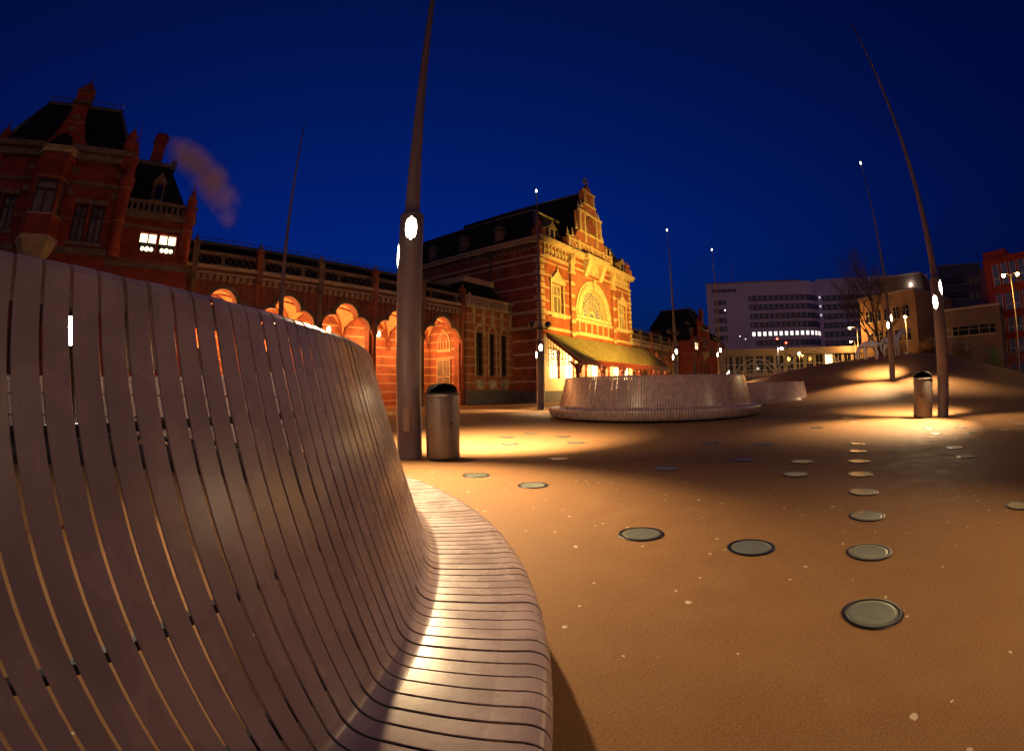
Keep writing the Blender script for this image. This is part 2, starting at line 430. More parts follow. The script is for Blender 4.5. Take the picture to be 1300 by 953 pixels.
backp = [(2.774, 1.104)] + bezier((2.774, 1.125), (2.785, 1.152), (2.812, 1.152), 4) + bezier((2.822, 1.150), (2.838, 1.148), (2.845, 1.125), 3)
backp += [(2.845 + .27 * (1.125 - z), z) for z in (1.06, .99, .92, .85, .78, .71, .64, .57, .50, .475)]
seatp = bezier((3.0205, .4755), (3.033, .4305), (3.078, .43), 14) + [(3.13, .428), (3.18, .426), (3.25, .424)] + bezier((3.305, .424), (3.362, .424), (3.362, .36), 10) + [(3.350, .31), (3.325, .255), (3.29, .215), (3.26, .195)]
K_ = 1.175   # seat lip 0.33 m above the paving
backp = [(r_ * K_, 1 - (1 - z_) * K_) for r_, z_ in backp]; seatp = [(r_ * K_, 1 - (1 - z_) * K_) for r_, z_ in seatp]
def make_bench(n=390, gap=.0072):
    t = empty('ring_bench')
    slats(backp, n, gap, seed=3).build('backrest', M['slat'], t)
    slats(seatp, n, gap, seed=4).build('seat', M['slat'], t)
    for z, r, h in ((.947, 3.378, .007), (.665, 3.452, .008), (.40, 3.48, .03)):
        mb = MB(); N = 130
        for dz0 in (0,):
            a = [[mb.vert((r + q) * cos(2 * pi * k / N), (r + q) * sin(2 * pi * k / N), z + s) for k in range(N)] for q, s in ((-.014, -h), (.004, -h), (.004, h), (-.014, h))]
            for u_ in range(4):
                p, q = a[u_], a[(u_ + 1) % 4]
                for k in range(N): mb.face([p[k], p[(k + 1) % N], q[(k + 1) % N], q[k]], 0, u_ in (1, 3))
        mb.build('support_rail', M['dark'], t)
    mb = MB(); N = 96
    a = [[mb.vert(r * cos(2 * pi * k / N), r * sin(2 * pi * k / N), z) for k in range(N)] for r, z in ((3.50, .0), (3.74, .0), (3.74, .30), (3.50, .30))]
    for u_ in range(4):
        p, q = a[u_], a[(u_ + 1) % 4]
        for k in range(N): mb.face([p[k], p[(k + 1) % N], q[(k + 1) % N], q[k]], 0, u_ in (1, 3))
    mb.build('plinth', M['dark'], t)
    return t
G_B = 'round slatted benches on the plaza'
bench = tag(make_bench(), 'huge near ring bench of pale slats whose gaps let lamplight through, filling the lower left', 'bench', G_B)
bench.location = (-3.28 * K_, 1.0 * K_, 0.002); bench.rotation_euler = (0, 0, R(.5))
b2 = make_bench(270, .013); tag(b2, 'whole round slatted bench standing in the middle of the plaza before the lit station hall', 'bench', G_B)
b2.location = (5.25, 16.75, 0.0); b2.scale = (1, 1, 1.19)
b3 = copy_tree(b2); tag(b3, 'dark low ring bench half hidden behind the middle bench, at the foot of the mound', 'bench', G_B)
b3.location = (12.9, 22.4, -.02); b3.scale = (.79, .79, 1.02)

# ------------------------------------------------------------------ light masts
L1, L2, L3 = atan2(-.15, -.99), R(-80), R(64)
MAST_LAMPS = ((L1, 3.12), (L2, 3.52), (L3, 3.3))
def lens_patch(mb, a, z, r, ha=R(27), hz=.20, m=0):
    rows = []
    for i in range(9):
        v = -1 + 2 * i / 8; wd = sqrt(max(0, 1 - v * v)); row = []
        for k in range(7):
            q = (-1 + 2 * k / 6) * wd; bul = .012 * (1 - min(1, q * q + v * v))
            rr = r + .003 + bul; row.append(mb.vert(rr * cos(a + q * ha), rr * sin(a + q * ha), z + v * hz))
        rows.append(row)
    for p, q in zip(rows, rows[1:]):
        for k in range(6): mb.face([p[k], p[k + 1], q[k + 1], q[k]], m, True)
def make_mast():
    t = empty('light_mast')
    mb = MB(); mb.lathe([(.20, 0), (.20, .012), (.187, .016), (.19, 1.5), (.19, 3.78), (.183, 3.80), (.122, 3.81), (.118, 4.0), (.094, 5.2), (.078, 6.2), (.056, 8.8), (.04, 11), (.026, 13.05)], n=28)
    mb.build('shaft', M['mast'], t)
    mb = MB()
    mb.box(-.045, .045, -.192, -.186, .45, .80, 0)
    mb.build('service_hatch', M['mast'], t)
    for a, z in MAST_LAMPS:
        mb = MB(); lens_patch(mb, a, z, .19); ln_ = mb.build('lamp_lens', M['lens'], t, fix=False)
        mb = MB(); lens_patch(mb, a, z, .1865, R(31), .225); mb.build('lens_rim', M['dark'], ln_, fix=False)
    return t
WARM = (1.0, .68, .35)
def mast_lights(loc, sc, power, which=(0, 1, 2), fac=(1, 1, 1), turn=0.0):
    for i in which:
        a, z = MAST_LAMPS[i]; a += turn
        d = Vector((cos(a), sin(a), 0))
        p = Vector(loc) + d * .30 + Vector((0, 0, z * sc))
        lamp('mast_lamp', 'SPOT', p, power * fac[i] * 4.0, WARM, aim=(d.x, d.y, -1.5), size=72, blend=1.0, rad=.09)
        lamp('mast_lamp_spill', 'SPOT', p, power * fac[i] * .22, WARM, aim=(d.x, d.y, -.85), size=118, blend=1.0, rad=.09)
G_M = 'tapering light masts of the plaza'
mast = make_mast()
masts = [  # x, y, ground, scale, label, power, lamps lit
    ((-1.55, 6.98), 1.0, 'nearest tall light mast, its glaring lamp above the bin beside the near bench', 1500, (0, 1, 2), (.8, .74, 1.9)),
    ((11.57, 8.42), 1.0, 'tall tapering light mast with a litter bin beside it, on the right of the plaza', 1500, (0, 1, 2), (1.2, .18, 1.3)),
    (pol(47.2, 28.5), .985, 'light mast on the slope of the mound in front of the white horse statues', 1500, (0, 1, 2)),
    (pol(3.42, 24.1), .9, 'dark light mast with two projectors on it, before the corner of the lit station hall', 500, (0, 1, 2)),
    (pol(-28.4, 19.5), 1.0, 'slim light mast rising behind the near bench in front of the station arcade', 1100, (0, 1, 2)),
    (pol(19.85, 34.0), .94, 'light mast with two lit lamps beyond the middle bench, near the canopy end', 700, (0, 1, 2)),
    (pol(25.3, 40.0), .895, 'light mast before the left edge of the pale office block', 700, (0, 1, 2)),
    (pol(26.3, 60.0), .80, 'shorter far light mast just right of the mast at the office block edge', 400, (1,)),
    (pol(27.95, 92.0), .80, 'tiny far light mast over the rim of the low dark bench, left of a pair', 300, (1,)),
    (pol(28.65, 98.0), .80, 'tiny far light mast over the rim of the low dark bench, right of a pair', 300, (1,)),
    ((3.9, -.9), 1.0, 'light mast standing close by on the near right, beyond the right edge of view', 165, (2,), (1, 1, 1), R(60)),
]
for i, ((x, y), s, lab, pw, lit, *more) in enumerate(masts):
    o = mast if i == 0 else copy_tree(mast)
    tag(o, lab, 'light mast', G_M)
    z = hill(x, y) - .03
    o.location = (x, y, z); o.scale = (1, 1, s)
    if i not in (0, 1, 4): mb = MB(); mb.lathe([(.028, 13.05), (.045, 13.08), (.045, 13.2), (0, 13.26)], n=10); mb.build('tip_light', M['tip'], o)
    if len(more) > 1: o.rotation_euler = (0, 0, more[1])
    mast_lights((x, y, z), s, pw, lit, *more)

# projectors on the mast before the hall
def make_projector():
    t = empty('floodlight_pair')
    for sx in (-1, 1):
        mb = MB()
        mb.lathe([(.0, -.14), (.10, -.14), (.13, -.06), (.17, .16), (.17, .20), (.15, .20)], n=14)
        h = mb.build('lamp_housing', M['dark'], t); h.location = (sx * .40, .04, .0); h.rotation_euler = Vector((.15 + sx * .1, 1, .12)).to_track_quat('Z', 'Y').to_euler()
        mb = MB(); mb.lathe([(0, .192), (.148, .192), (.148, .196), (0, .196)], n=14); mb.build('lens', M['whitelamp'], h)
    mb = MB(); mb.box(-.42, .42, -.03, .03, -.24, -.19); mb.box(-.425, -.385, -.03, .03, -.19, -.05); mb.box(.385, .425, -.03, .03, -.19, -.05)
    mb.lathe([(.125, -.27), (.125, -.16)], n=16)
    mb.build('bracket', M['dark'], t)
    return t
P6 = pol(3.42, 24.1)
pj = tag(make_projector(), 'pair of dark round projectors clamped to the mast before the station hall', 'floodlight')
pj.location = (P6[0], P6[1], 4.35)

# ------------------------------------------------------------------ litter bins
def make_bin():
    t = empty('litter_bin')
    mb = MB(); mb.lathe([(.20, 0), (.20, .03), (.235, .03), (.238, .05), (.238, .88), (.232, .90), (.20, .90)], n=36)
    mb.build('body', M['bin'], t)
    mb = MB()   # domed hood with a mouth cut in its front
    N, H = 32, 8
    for rr, zz, fl in ((.236, .166, 1), (.224, .154, -1)):
        rows = [[mb.vert(rr * cos(R(90) * j / H) ** .55 * cos(2 * pi * k / N), rr * cos(R(90) * j / H) ** .55 * sin(2 * pi * k / N), .90 + zz * sin(R(90) * j / H)) for k in range(N)] for j in range(H)]
        top = mb.vert(0, 0, .90 + zz)
        for j in range(H):
            for k in range(N):
                d_ = abs((k + .5) - 24)
                if 0 < j < H - 1 and d_ < 7 - .12 * j * j: continue
                q = [rows[j][k], rows[j][(k + 1) % N]] + ([top] if j == H - 1 else [rows[j + 1][(k + 1) % N], rows[j + 1][k]])
                mb.face(q[::fl], 0, True)
    mb.build('hood', M['dark'], t, fix=False)
    mb = MB(); mb.lathe([(0, .60), (.19, .60), (.19, .62), (0, .62)], n=20); mb.build('liner', M['dark'], t)
    mb = MB(); mb.lathe([(.238, .885), (.244, .888), (.244, .905), (.225, .908)], n=36); mb.build('rim', M['bin'], t)
    mb = MB(); mb.box(-.02, .02, -.2455, -.2395, .50, .535); mb.build('lock', M['dark'], t)
    return t
G_L = 'steel litter bins beside the light masts'
bn = tag(make_bin(), 'round steel litter bin with dark hood at the foot of the nearest mast', 'litter bin', G_L)
bn.location = (-1.02, 6.86, .002); bn.rotation_euler = (0, 0, R(38)); bn.scale = (1.04, 1.04, 1.04)
bn2 = copy_tree(bn); tag(bn2, 'round steel litter bin left of the mast on the right side of the plaza', 'litter bin', G_L)
x, y = pol(51.25, 14.15); bn2.location = (x, y, hill(x, y) - .004); bn2.scale = (1.32, 1.32, 1.17); bn2.rotation_euler = (0, 0, R(-62))

# ------------------------------------------------------------------ glass discs in the paving
def make_disc():
    t = empty('glass_skylight')
    mb = MB(); mb.lathe([(.132, .0012), (.136, .0035), (.158, .0035), (.162, .0005)], n=40)  # rim widened so its dark colour includes the shadow of the recess
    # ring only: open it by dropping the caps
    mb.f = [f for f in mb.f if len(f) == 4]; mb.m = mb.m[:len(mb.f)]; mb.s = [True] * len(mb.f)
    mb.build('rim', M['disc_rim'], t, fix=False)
    mb = MB(); mb.lathe([(.1325, .0012), (.131, .0024), (.11, .0027), (.105, .0022), (.08, .0027), (.075, .0023), (.05, .0027), (0, .0026)][::-1], n=40); mb.build('glass', M['glass_disc'], t, fix=True)
    return t
disc_px = [
    (1108, 778.5, 'nearest and largest round skylight, dark rimmed, starting the straight row on the right'),
    (1103.8, 701, 'second round skylight from the near end of the straight row on the right'),
    (1101, 655, 'third round skylight from the near end of the straight row on the right'),
    (1096, 624.5, 'fourth round skylight from the near end of the straight row on the right'),
    (1092, 602, 'fifth round skylight from the near end of the straight row on the right'),
    (1090.5, 585.5, 'sixth round skylight from the near end of the straight row on the right'),
    (1089, 572.7, 'seventh round skylight from the near end of the straight row on the right'),
    (1088, 563, 'eighth round skylight from the near end of the straight row on the right'),
    (1083, 535.7, 'ninth skylight of the straight row, the nearer of two slivers at its far end'),
    (1077, 530.5, 'tenth skylight of the straight row, the farthest sliver at its far end'),
    (814, 678, 'pale round skylight nearest to the seat of the near bench, alone in the lower middle'),
    (954, 695, 'round grey skylight lying between the straight row and the pale lower middle one'),
    (676.7, 616, 'pale skylight on the bright paving just off the far end of the near seat'),
    (604.4, 603.4, 'pale green skylight beside the seat end, just in front of the bin shadow'),
    (709, 582.4, 'skylight on the far edge of the dark bin shadow, right of the bin'),
    (648, 563.6, 'skylight in the bright pool behind the near bin, closest to the bin'),
    (642.5, 555, 'small sliver of skylight behind the one closest to the near bin'),
    (731, 562, 'skylight in front of the left end of the middle bench'),
    (715, 554, 'small dark sliver of skylight close to the left foot of the middle bench'),
    (674, 550, 'farthest tiny skylight between the near bin and the middle bench'),
    (844.6, 595, 'dark skylight alone in front of the middle bench, inside the shadow band'),
    (944, 583.5, 'dim skylight in the shadow right of centre, nearer than the middle bench end'),
    (1018, 586, 'pinkish skylight in the shadow, behind a twin, left of the straight row'),
    (1009.6, 602, 'grey skylight in front of its pinkish twin, left of the straight row'),
    (901, 562.5, 'faint skylight in front of the right half of the middle bench'),
    (970, 564, 'faint skylight in front of the right end of the middle bench'),
    (1037, 543, 'small bright skylight left of the far end of the straight row'),
    (1178.7, 543.9, 'pale skylight in the lamp pool right below the right-hand litter bin'),
    (1187.8, 550.6, 'bright pale skylight in the lamp pool, one step nearer than the one below the bin'),
    (1232.7, 548.9, 'skylight at the dark edge right of the right-hand mast'),
    (1220, 542.7, 'tiny skylight in the mast shadow right of the right-hand mast'),
    (1211.7, 568.2, 'ring-like skylight in the dark paving in front of the right-hand mast'),
    (1226.3, 579.6, 'dark skylight in front of the ring-like one near the right-hand mast'),
    (1275.8, 545.7, 'pale skylight on the near edge of the right-hand lamp pool'),
    (1283.4, 533.4, 'skylight in the middle of the lamp pool at the right edge'),
    (1217, 524.5, 'dark sliver of skylight directly right of the foot of the right-hand mast'),
    (1294, 538.5, 'bright sliver of skylight at the far right edge of the lamp pool'),
    (1294, 641.7, 'large dark skylight cut by the right edge, in the open dark paving'),
]
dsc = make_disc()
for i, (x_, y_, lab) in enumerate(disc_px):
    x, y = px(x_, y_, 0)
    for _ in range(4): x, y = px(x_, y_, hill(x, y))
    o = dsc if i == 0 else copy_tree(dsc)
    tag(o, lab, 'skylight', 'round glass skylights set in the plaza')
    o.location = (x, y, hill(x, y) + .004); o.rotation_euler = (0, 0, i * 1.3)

# low lamp inside the near bench ring
lt_ = empty('low_lamp', (-3.215, 2.21, 0), label='low round lamp inside the near bench ring, glaring through one slat gap', cat='lamp')
mb = MB(); mb.lathe([(.09, 0), (.09, .02), (.045, .03), (.045, 1.28), (.10, 1.30), (.10, 1.32)], n=14); mb.build('post', M['dark'], lt_)
mb = MB(); mb.lathe([(.05, 1.325), (.085, 1.34), (.085, 1.50), (.05, 1.52)], n=16); mb.build('lamp_glass', M['bollardlamp'], lt_)
mb = MB(); mb.lathe([(.11, 1.525), (.11, 1.54), (.02, 1.58)], n=16); mb.build('cap', M['dark'], lt_)

# ------------------------------------------------------------------ railway station (own coordinates: s along the front, p into the building, z up)
UX, UY, VX, VY = .6157, .7880, -.7880, .6157
def S(s, p, z=0.0): return Vector((s * UX + p * VX, s * UY + p * VY, z))
ST = empty('station_building', S(38.5, 20.4), atan2(UY, UX), label='long red brick railway station with floodlit gabled hall, orange lit arcade and dark mansard pavilion', cat='railway station')
OFF = (-38.5, -20.4, 0)
def mb_(): return MB(OFF)
mirror_list = []
def part(mb, name, mt, mir=False, parent=None, label=None):
    o = mb.build(name, mt, parent or ST)
    if label: o['label'] = label
    if mir: mirror_list.extend(SIBLINGS)
    return o
def front(p0): return lambda a, b, t: (a, p0 + t, b)
def sidew(s0): return lambda a, b, t: (s0 + t, a, b)
def arc(cx, cz, r, a0, a1, n=16): return [(cx + r * cos(R(a0 + (a1 - a0) * i / n)), cz + r * sin(R(a0 + (a1 - a0) * i / n))) for i in range(n + 1)]
def rect(a0, a1, b0, b1): return [(a0, b0), (a1, b0), (a1, b1), (a0, b1)]

def window(s0, s1, z0, z1, p, nx=2, bars=(), fr='frame', gl='pane', mir=False, w=.07, transom=None, dep=.22, head=True):
    """stone framed window: pane set back in the reveal, frame with mullions as its own mesh"""
    mb = mb_(); mb.box(s0 + .01, s1 - .01, p + dep, p + dep + .03, z0 + .01, z1 - .01)
    o = part(mb, 'window', M[gl], mir)
    f = mb_()
    f.box(s0, s0 + w, p + dep - .06, p + dep - .004, z0, z1); f.box(s1 - w, s1, p + dep - .06, p + dep - .004, z0, z1)
    f.box(s0 + w, s1 - w, p + dep - .06, p + dep - .004, z0, z0 + w); f.box(s0 + w, s1 - w, p + dep - .06, p + dep - .004, z1 - w, z1)
    for k in range(1, nx):
        c = s0 + (s1 - s0) * k / nx; f.box(c - w / 2, c + w / 2, p + dep - .058, p + dep - .006, z0 + w, z1 - w)
    for b in bars: f.box(s0 + w, s1 - w, p + dep - .056, p + dep - .008, b - w / 2, b + w / 2)
    f.build('frame', M[fr], o)
    return o

# --- hall -------------------------------------------------------
HC = 38.5; HL, HR, HP, HZ = 29.8, 47.2, 20.4, 13.0
hole_arch = arc(HC, 7.55, 2.85, 0, 180, 24) + [(HC - 2.85, 7.5), (HC + 2.85, 7.5)]
lw_ = rect(31.3, 33.05, 7.1, 9.6); rw_ = rect(43.95, 45.7, 7.1, 9.6)
low = []
lows = [(30.5 + 2.32 * k + .35, 30.5 + 2.32 * k + 1.85) for k in range(7)]
for a, b in lows: low.append(rect(a, b, .95 if (a > 33 and a < 44) else 1.9, 4.2))
mb = mb_(); mb.extr(rect(HL, HR, 0, HZ), [hole_arch, lw_, rw_] + low, front(HP), 0, .45)
part(mb, 'front_wall', M['brickband'])
mb = mb_(); mb.extr([(HP + .45, 0), (38, 0), (38, HZ), (HP + .45, HZ)], [], sidew(HL), 0, .45); part(mb, 'side_wall', M['brickband'])
mb = mb_(); mb.extr([(HP + .45, 0), (38, 0), (38, HZ), (HP + .45, HZ)], [], sidew(HR - .45), 0, .45); part(mb, 'side_wall', M['brickband'])
mb = mb_(); mb.box(HL + .45, HR - .45, 37.5, 38, 0, HZ); part(mb, 'rear_wall', M['brick'])
mb = mb_(); mb.box(HL + .5, HR - .5, 22.5, 22.6, .05, 12.5); part(mb, 'inner_wall', M['cream'])
mb = mb_(); mb.box(HL - .06, HR + .06, HP - .08, HP - .003, 0, .9); mb.box(HL - .06, HL - .003, HP, 38, 0, .9); part(mb, 'plinth_trim', M['plinth'])
mb = mb_()  # pale ground floor between the openings
mb.extr(rect(HL + .3, HR - .3, .92, 5.3), [[(q[0], max(q[1], .93)) for q in l] for l in low], front(HP - .05), 0, .046); part(mb, 'ground_floor_facing', M['cream'])
for k, (a, b) in enumerate(lows):
    z0 = .95 if (a > 33 and a < 44) else 1.9
    if k in (2, 4): window(a, b, z0, 4.2, HP, 2, (3.1, 1.9), 'canopyiron', 'panewarm')
    else: window(a, b, z0, 4.2, HP, 2, (3.2,), 'white', 'litpane')
# cornice, string courses, quoins
mb = mb_()
mb.box(HL - .30, HR + .30, HP - .42, HP - .004, 12.72, 12.98); mb.box(HL - .42, HR + .42, HP - .55, HP - .004, 12.985, 13.16)
mb.box(HL - .30, HL - .004, HP, 38, 12.72, 12.98); mb.box(HL - .42, HL - .004, HP, 38, 12.985, 13.16)
mb.box(HR + .004, HR + .42, HP, 38, 12.72, 13.16)
part(mb, 'cornice', M['stone'])
mb = mb_()
for z, h, d in ((11.55, .16, .10), (6.98, .2, .12), (5.7, .18, .14)):
    for a, b in ((HL - d, HC - 4.4), (HC - 3.75, HC + 3.75), (HC + 4.4, HR + d)): mb.box(a, b, HP - d, HP - .004, z, z + h)
    mb.box(HL - d, HL - .004, HP + .003, 38, z, z + h)
part(mb, 'string_course_trim', M['stone'])
mb = mb_()
for c in (HL + .28, HR - .28):
    for k in range(11):
        q = .30 if k % 2 else .42
        mb.box(c - q * .8, c + q * .8, HP - .045, HP - .004, 5.95 + k * .51, 6.30 + k * .51)
for k in range(11): mb.box(HL - .045, HL - .004, HP + .02, HP + (.35 if k % 2 else .6), 5.95 + k * .51, 6.30 + k * .51)
part(mb, 'quoin_trim', M['stone'])
# frieze: small blind arches and drops under the cornice
mb = mb_()
for a, b in ((HL + .5, HC - 4.5), (HC + 4.5, HR - .5)):
    n_ = 7
    for k in range(n_):
        c = a + (b - a) * (k + .5) / n_; w2 = (b - a) / n_ / 2
        ring_ = arc(c, 12.2, w2 * .78, 0, 180, 10); inn = arc(c, 12.2, w2 * .52, 180, 0, 10)
        mb.extr(ring_ + inn, [], front(HP - .13), 0, .126)
        mb.box(c - w2 - .05, c - w2 + .05, HP - .15, HP - .004, 11.86, 12.6); mb.box(c - .10, c + .10, HP - .11, HP - .004, 12.02, 12.28)
        mb.box(c - w2 - .09, c - w2 + .09, HP - .2, HP - .004, 12.6, 12.7)
mb.box(HL + .5, HC - 4.5, HP - .09, HP - .004, 11.74, 11.84); mb.box(HC + 4.5, HR - .5, HP - .09, HP - .004, 11.74, 11.84)
part(mb, 'frieze_trim', M['stone'])
mb = mb_()
for k in range(34):
    q = HP + .6 + k * .5; mb.box(HL - .14, HL - .004, q, q + .2, 12.2, 12.7)
part(mb, 'side_frieze_trim', M['stonedark'])
# pilasters framing the middle bay
for c in (HC - 4.08, HC + 4.08):
    mb = mb_(); mb.box(c - .3, c + .3, HP - .22, HP - .004, 5.3, 10.9)
    part(mb, 'pilaster', M['brick'])
    mb = mb_()
    for z in (5.5, 6.6, 7.7, 8.8, 9.9): mb.box(c - .32, c + .32, HP - .245, HP - .222, z, z + .3)
    mb.box(c - .38, c + .38, HP - .32, HP - .004, 10.905, 11.1, ix=-.05); mb.box(c - .30, c + .30, HP - .28, HP - .004, 11.11, 11.9, iy=0); mb.box(c - .42, c + .42, HP - .36, HP - .004, 11.91, 12.1)
    mb.box(c - .30, c + .30, HP - .40, HP - .004, 12.11, 12.7)
    mb.lathe([(0, -.42), (.10, -.3), (.16, 0), (.10, .3), (0, .42)], (c, HP - .42, 12.4), 8)
    part(mb, 'capital_trim', M['stone'])
# windows with pediments
for s0 in (31.3, 43.95):
    s1 = s0 + 1.75; c = (s0 + s1) / 2
    o = window(s0, s1, 7.1, 9.6, HP, 3, (8.65,), 'stone', 'panewarm', w=.14)
    mb = mb_(); mb.box(s0 - .16, s0 - .003, HP - .10, HP + .2, 7.0, 9.62); mb.box(s1 + .003, s1 + .16, HP - .10, HP + .2, 7.0, 9.62); mb.box(s0 - .25, s1 + .25, HP - .18, HP - .004, 6.78, 6.975)
    mb.box(s0 - .28, s1 + .28, HP - .20, HP - .004, 9.63, 9.85)
    mb.extr([(c - 1.05, 9.86), (c + 1.05, 9.86), (c + .55, 10.25), (c, 10.75), (c - .55, 10.25)], [], front(HP - .17), 0, .166)
    for q in (-1.0, 0, 1.0): mb.lathe([(.09, 0), (.13, .12), (.05, .2), (.04, .42), (0, .55)], (c + q, HP - .1, 9.86 if q else 10.7), 8)
    mb.build('surround_trim', M['stone'], o)
# the great half-round window
mb = mb_(); mb.extr(arc(HC, 7.55, 2.84, 0, 180, 24), [], front(HP + .30), 0, .03); fan = part(mb, 'fan_window', M['bluepane'])
mb = mb_()
ringp = arc(HC, 7.55, 3.15, 0, 180, 28) + arc(HC, 7.55, 2.56, 180, 0, 28); mb.extr(ringp, [], front(HP - .14), 0, .36)
ringp = arc(HC, 7.55, 3.42, 0, 180, 28) + arc(HC, 7.55, 3.155, 180, 0, 28); mb.extr(ringp, [], front(HP - .08), 0, .076)
mb.box(HC - 3.45, HC + 3.45, HP - .16, HP + .2, 7.24, 7.49)
mb.box(HC - .2, HC + .2, HP - .26, HP - .142, 10.05, 11.1, ix=-.06)
mb.build('arch_surround', M['stone'], fan)
mb = mb_()
for k in range(1, 12):
    a = pi * k / 12; mb.extr([(HC + .62 * cos(a) - .045 * sin(a), 7.55 + .62 * sin(a) + .045 * cos(a)), (HC + 1.65 * cos(a) - .05 * sin(a), 7.55 + 1.65 * sin(a) + .05 * cos(a)),
        (HC + 1.65 * cos(a) + .05 * sin(a), 7.55 + 1.65 * sin(a) - .05 * cos(a)), (HC + .62 * cos(a) + .045 * sin(a), 7.55 + .62 * sin(a) - .045 * cos(a))], [], front(HP + .22), 0, .07)
for k in range(12):
    a = pi * (k + .5) / 12; cx, cz = HC + 2.05 * cos(a), 7.55 + 2.05 * sin(a)
    mb.extr([(cx + .25 * cos(q), cz + .25 * sin(q)) for q in [2 * pi * i / 14 for i in range(14)]], [[(cx + .17 * cos(q), cz + .17 * sin(q)) for q in [2 * pi * i / 14 for i in range(14)]]], front(HP + .21), 0, .08)
for r0, r1 in ((.42, .64), (1.6, 1.72), (2.40, 2.555)):
    mb.extr(arc(HC, 7.55, r1, 0, 180, 24) + arc(HC, 7.55, r0, 180, 0, 24), [], front(HP + .20), 0, .095)
mb.box(HC - 2.5, HC + 2.5, HP + .2, HP + .297, 7.5, 7.62)
mb.build('tracery', M['stone'], fan)
mb = mb_()
for k in range(6): mb.box(HC - 2.95 + k * 1.14, HC - 2.79 + k * 1.14, HP - .09, HP - .004, 6.02, 6.975)
mb.box(HC - 2.95, HC + 2.95, HP - .11, HP - .004, 5.88, 6.015)
part(mb, 'panel_frame', M['stone'])
for s0 in (HC - 3.3, HC + 3.3):   # carved spandrels
    mb = mb_(); q = 1 if s0 > HC else -1
    pts = [(HC + q * 3.55, 11.3), (HC + q * 3.55, 9.0)] + [(HC + q * 3.46 * cos(a), 7.55 + 3.46 * sin(a)) for a in [R(24 + 44 * i / 8) for i in range(9)]] + [(HC + q * 1.3, 11.3)]
    mb.extr(pts, [], front(HP - .03), 0, .026); part(mb, 'spandrel', M['brick'])
# consoles under the gable
mb = mb_()
for q in (-1.45, 1.45):
    mb.hexa([(HC + q - .3, HP - .15, 11.25), (HC + q + .3, HP - .15, 11.25), (HC + q + .3, HP - .004, 11.25), (HC + q - .3, HP - .004, 11.25),
             (HC + q - .3, HP - .75, 12.70), (HC + q + .3, HP - .75, 12.70), (HC + q + .3, HP - .004, 12.70), (HC + q - .3, HP - .004, 12.70)])
mb.box(HC - 1.1, HC + 1.1, HP - .12, HP - .004, 11.75, 12.7); mb.box(HC - 2.2, HC + 2.2, HP - .85, HP - .43, 12.72, 13.16)
part(mb, 'console_trim', M['stone'])
# gable
def g_out(k):
    h = [(4.4, 13.17), (4.4, 14.35), (3.6, 14.4), (3.25, 14.55), (2.85, 15.0), (2.6, 15.5), (2.15, 15.6), (2.15, 17.6), (1.85, 17.75), (1.55, 18.0), (1.25, 18.5), (1.0, 18.75), (1.0, 20.1), (.55, 20.45), (.3, 20.75)]
    return [(HC + a * k, b) for a, b in h] + [(HC - a * k, b) for a, b in h[::-1]]
mb = mb_(); mb.extr(g_out(1), [], front(HP - .05), 0, .5); gab = part(mb, 'gable', M['brick'])
mb = mb_()
for q in (-4.15, -2.4, 0, 2.4, 4.15): mb.box(HC + q - .14, HC + q + .14, HP - .14, HP - .054, 13.17, 14.5)
for q0, q1 in ((-4.0, -2.55), (-2.25, -.15), (.15, 2.25), (2.55, 4.0)):
    mb.box(HC + q0, HC + q1, HP - .11, HP - .054, 13.18, 13.34); mb.box(HC + q0, HC + q1, HP - .11, HP - .054, 14.2, 14.38)
    nn = 3 if q1 - q0 > 1.6 else 2
    for i in range(nn):
        c = HC + q0 + (q1 - q0) * (i + .5) / nn; d = (q1 - q0) / nn / 2
        for sg in (-1, 1): mb.extr([(c - d, 13.77 - sg * .42 - .07), (c + d, 13.77 + sg * .42 - .07), (c + d, 13.77 + sg * .42 + .07), (c - d, 13.77 - sg * .42 + .07)], [], front(HP - .10 - .004 * sg), 0, .04)
for a, z0, z1 in ((2.0, 15.5, 17.5), (-2.0, 15.5, 17.5), (1.15, 14.6, 17.6), (-1.15, 14.6, 17.6), (.85, 18.75, 20.0), (-.85, 18.75, 20.0)): mb.box(HC + a - .13, HC + a + .13, HP - .16, HP - .054, z0, z1)
for a, z, h in ((2.35, 15.42, .16), (2.35, 17.55, .2), (1.2, 18.6, .18), (1.2, 20.0, .18)): mb.box(HC - a, HC + a, HP - .2, HP - .054, z, z + h)
for a, z in ((4.2, 14.5), (3.35, 14.62), (2.55, 15.6), (1.45, 18.1), (2.0, 17.75)):
    for q in (-1, 1): mb.lathe([(.16, 0), (.16, .12), (.08, .18), (.14, .34), (.05, .5), (.03, .8), (0, .95)], (HC + q * a, HP + .05, z), 8)
mb.build('stone_trim', M['stone'], gab)
mb = mb_()
ck = lambda r, n=28: [(HC + r * cos(2 * pi * i / n), 16.45 + r * sin(2 * pi * i / n)) for i in range(n)]
mb.extr(ck(.78), [], front(HP - .12), 0, .06)
cl = mb.build('clock', [M['clock']], gab)
mb = mb_(); mb.extr(ck(.98), [ck(.785)], front(HP - .18), 0, .12, 0)
for i in range(12):
    a = 2 * pi * i / 12; mb.extr([(HC + r * cos(a) + w_ * sin(a), 16.45 + r * sin(a) - w_ * cos(a)) for r, w_ in ((.55, .03), (.72, .03), (.72, -.03), (.55, -.03))], [], front(HP - .135), 0, .013)
for a, l, w_ in ((R(58), .62, .035), (R(140), .42, .045)): mb.extr([(HC + r * cos(a) + q * sin(a), 16.45 + r * sin(a) - q * cos(a)) for r, q in ((-.1, w_), (l, w_ * .5), (l, -w_ * .5), (-.1, -w_))], [], front(HP - .15), 0, .012)
part(mb, 'clock_ring', M['gilt'])
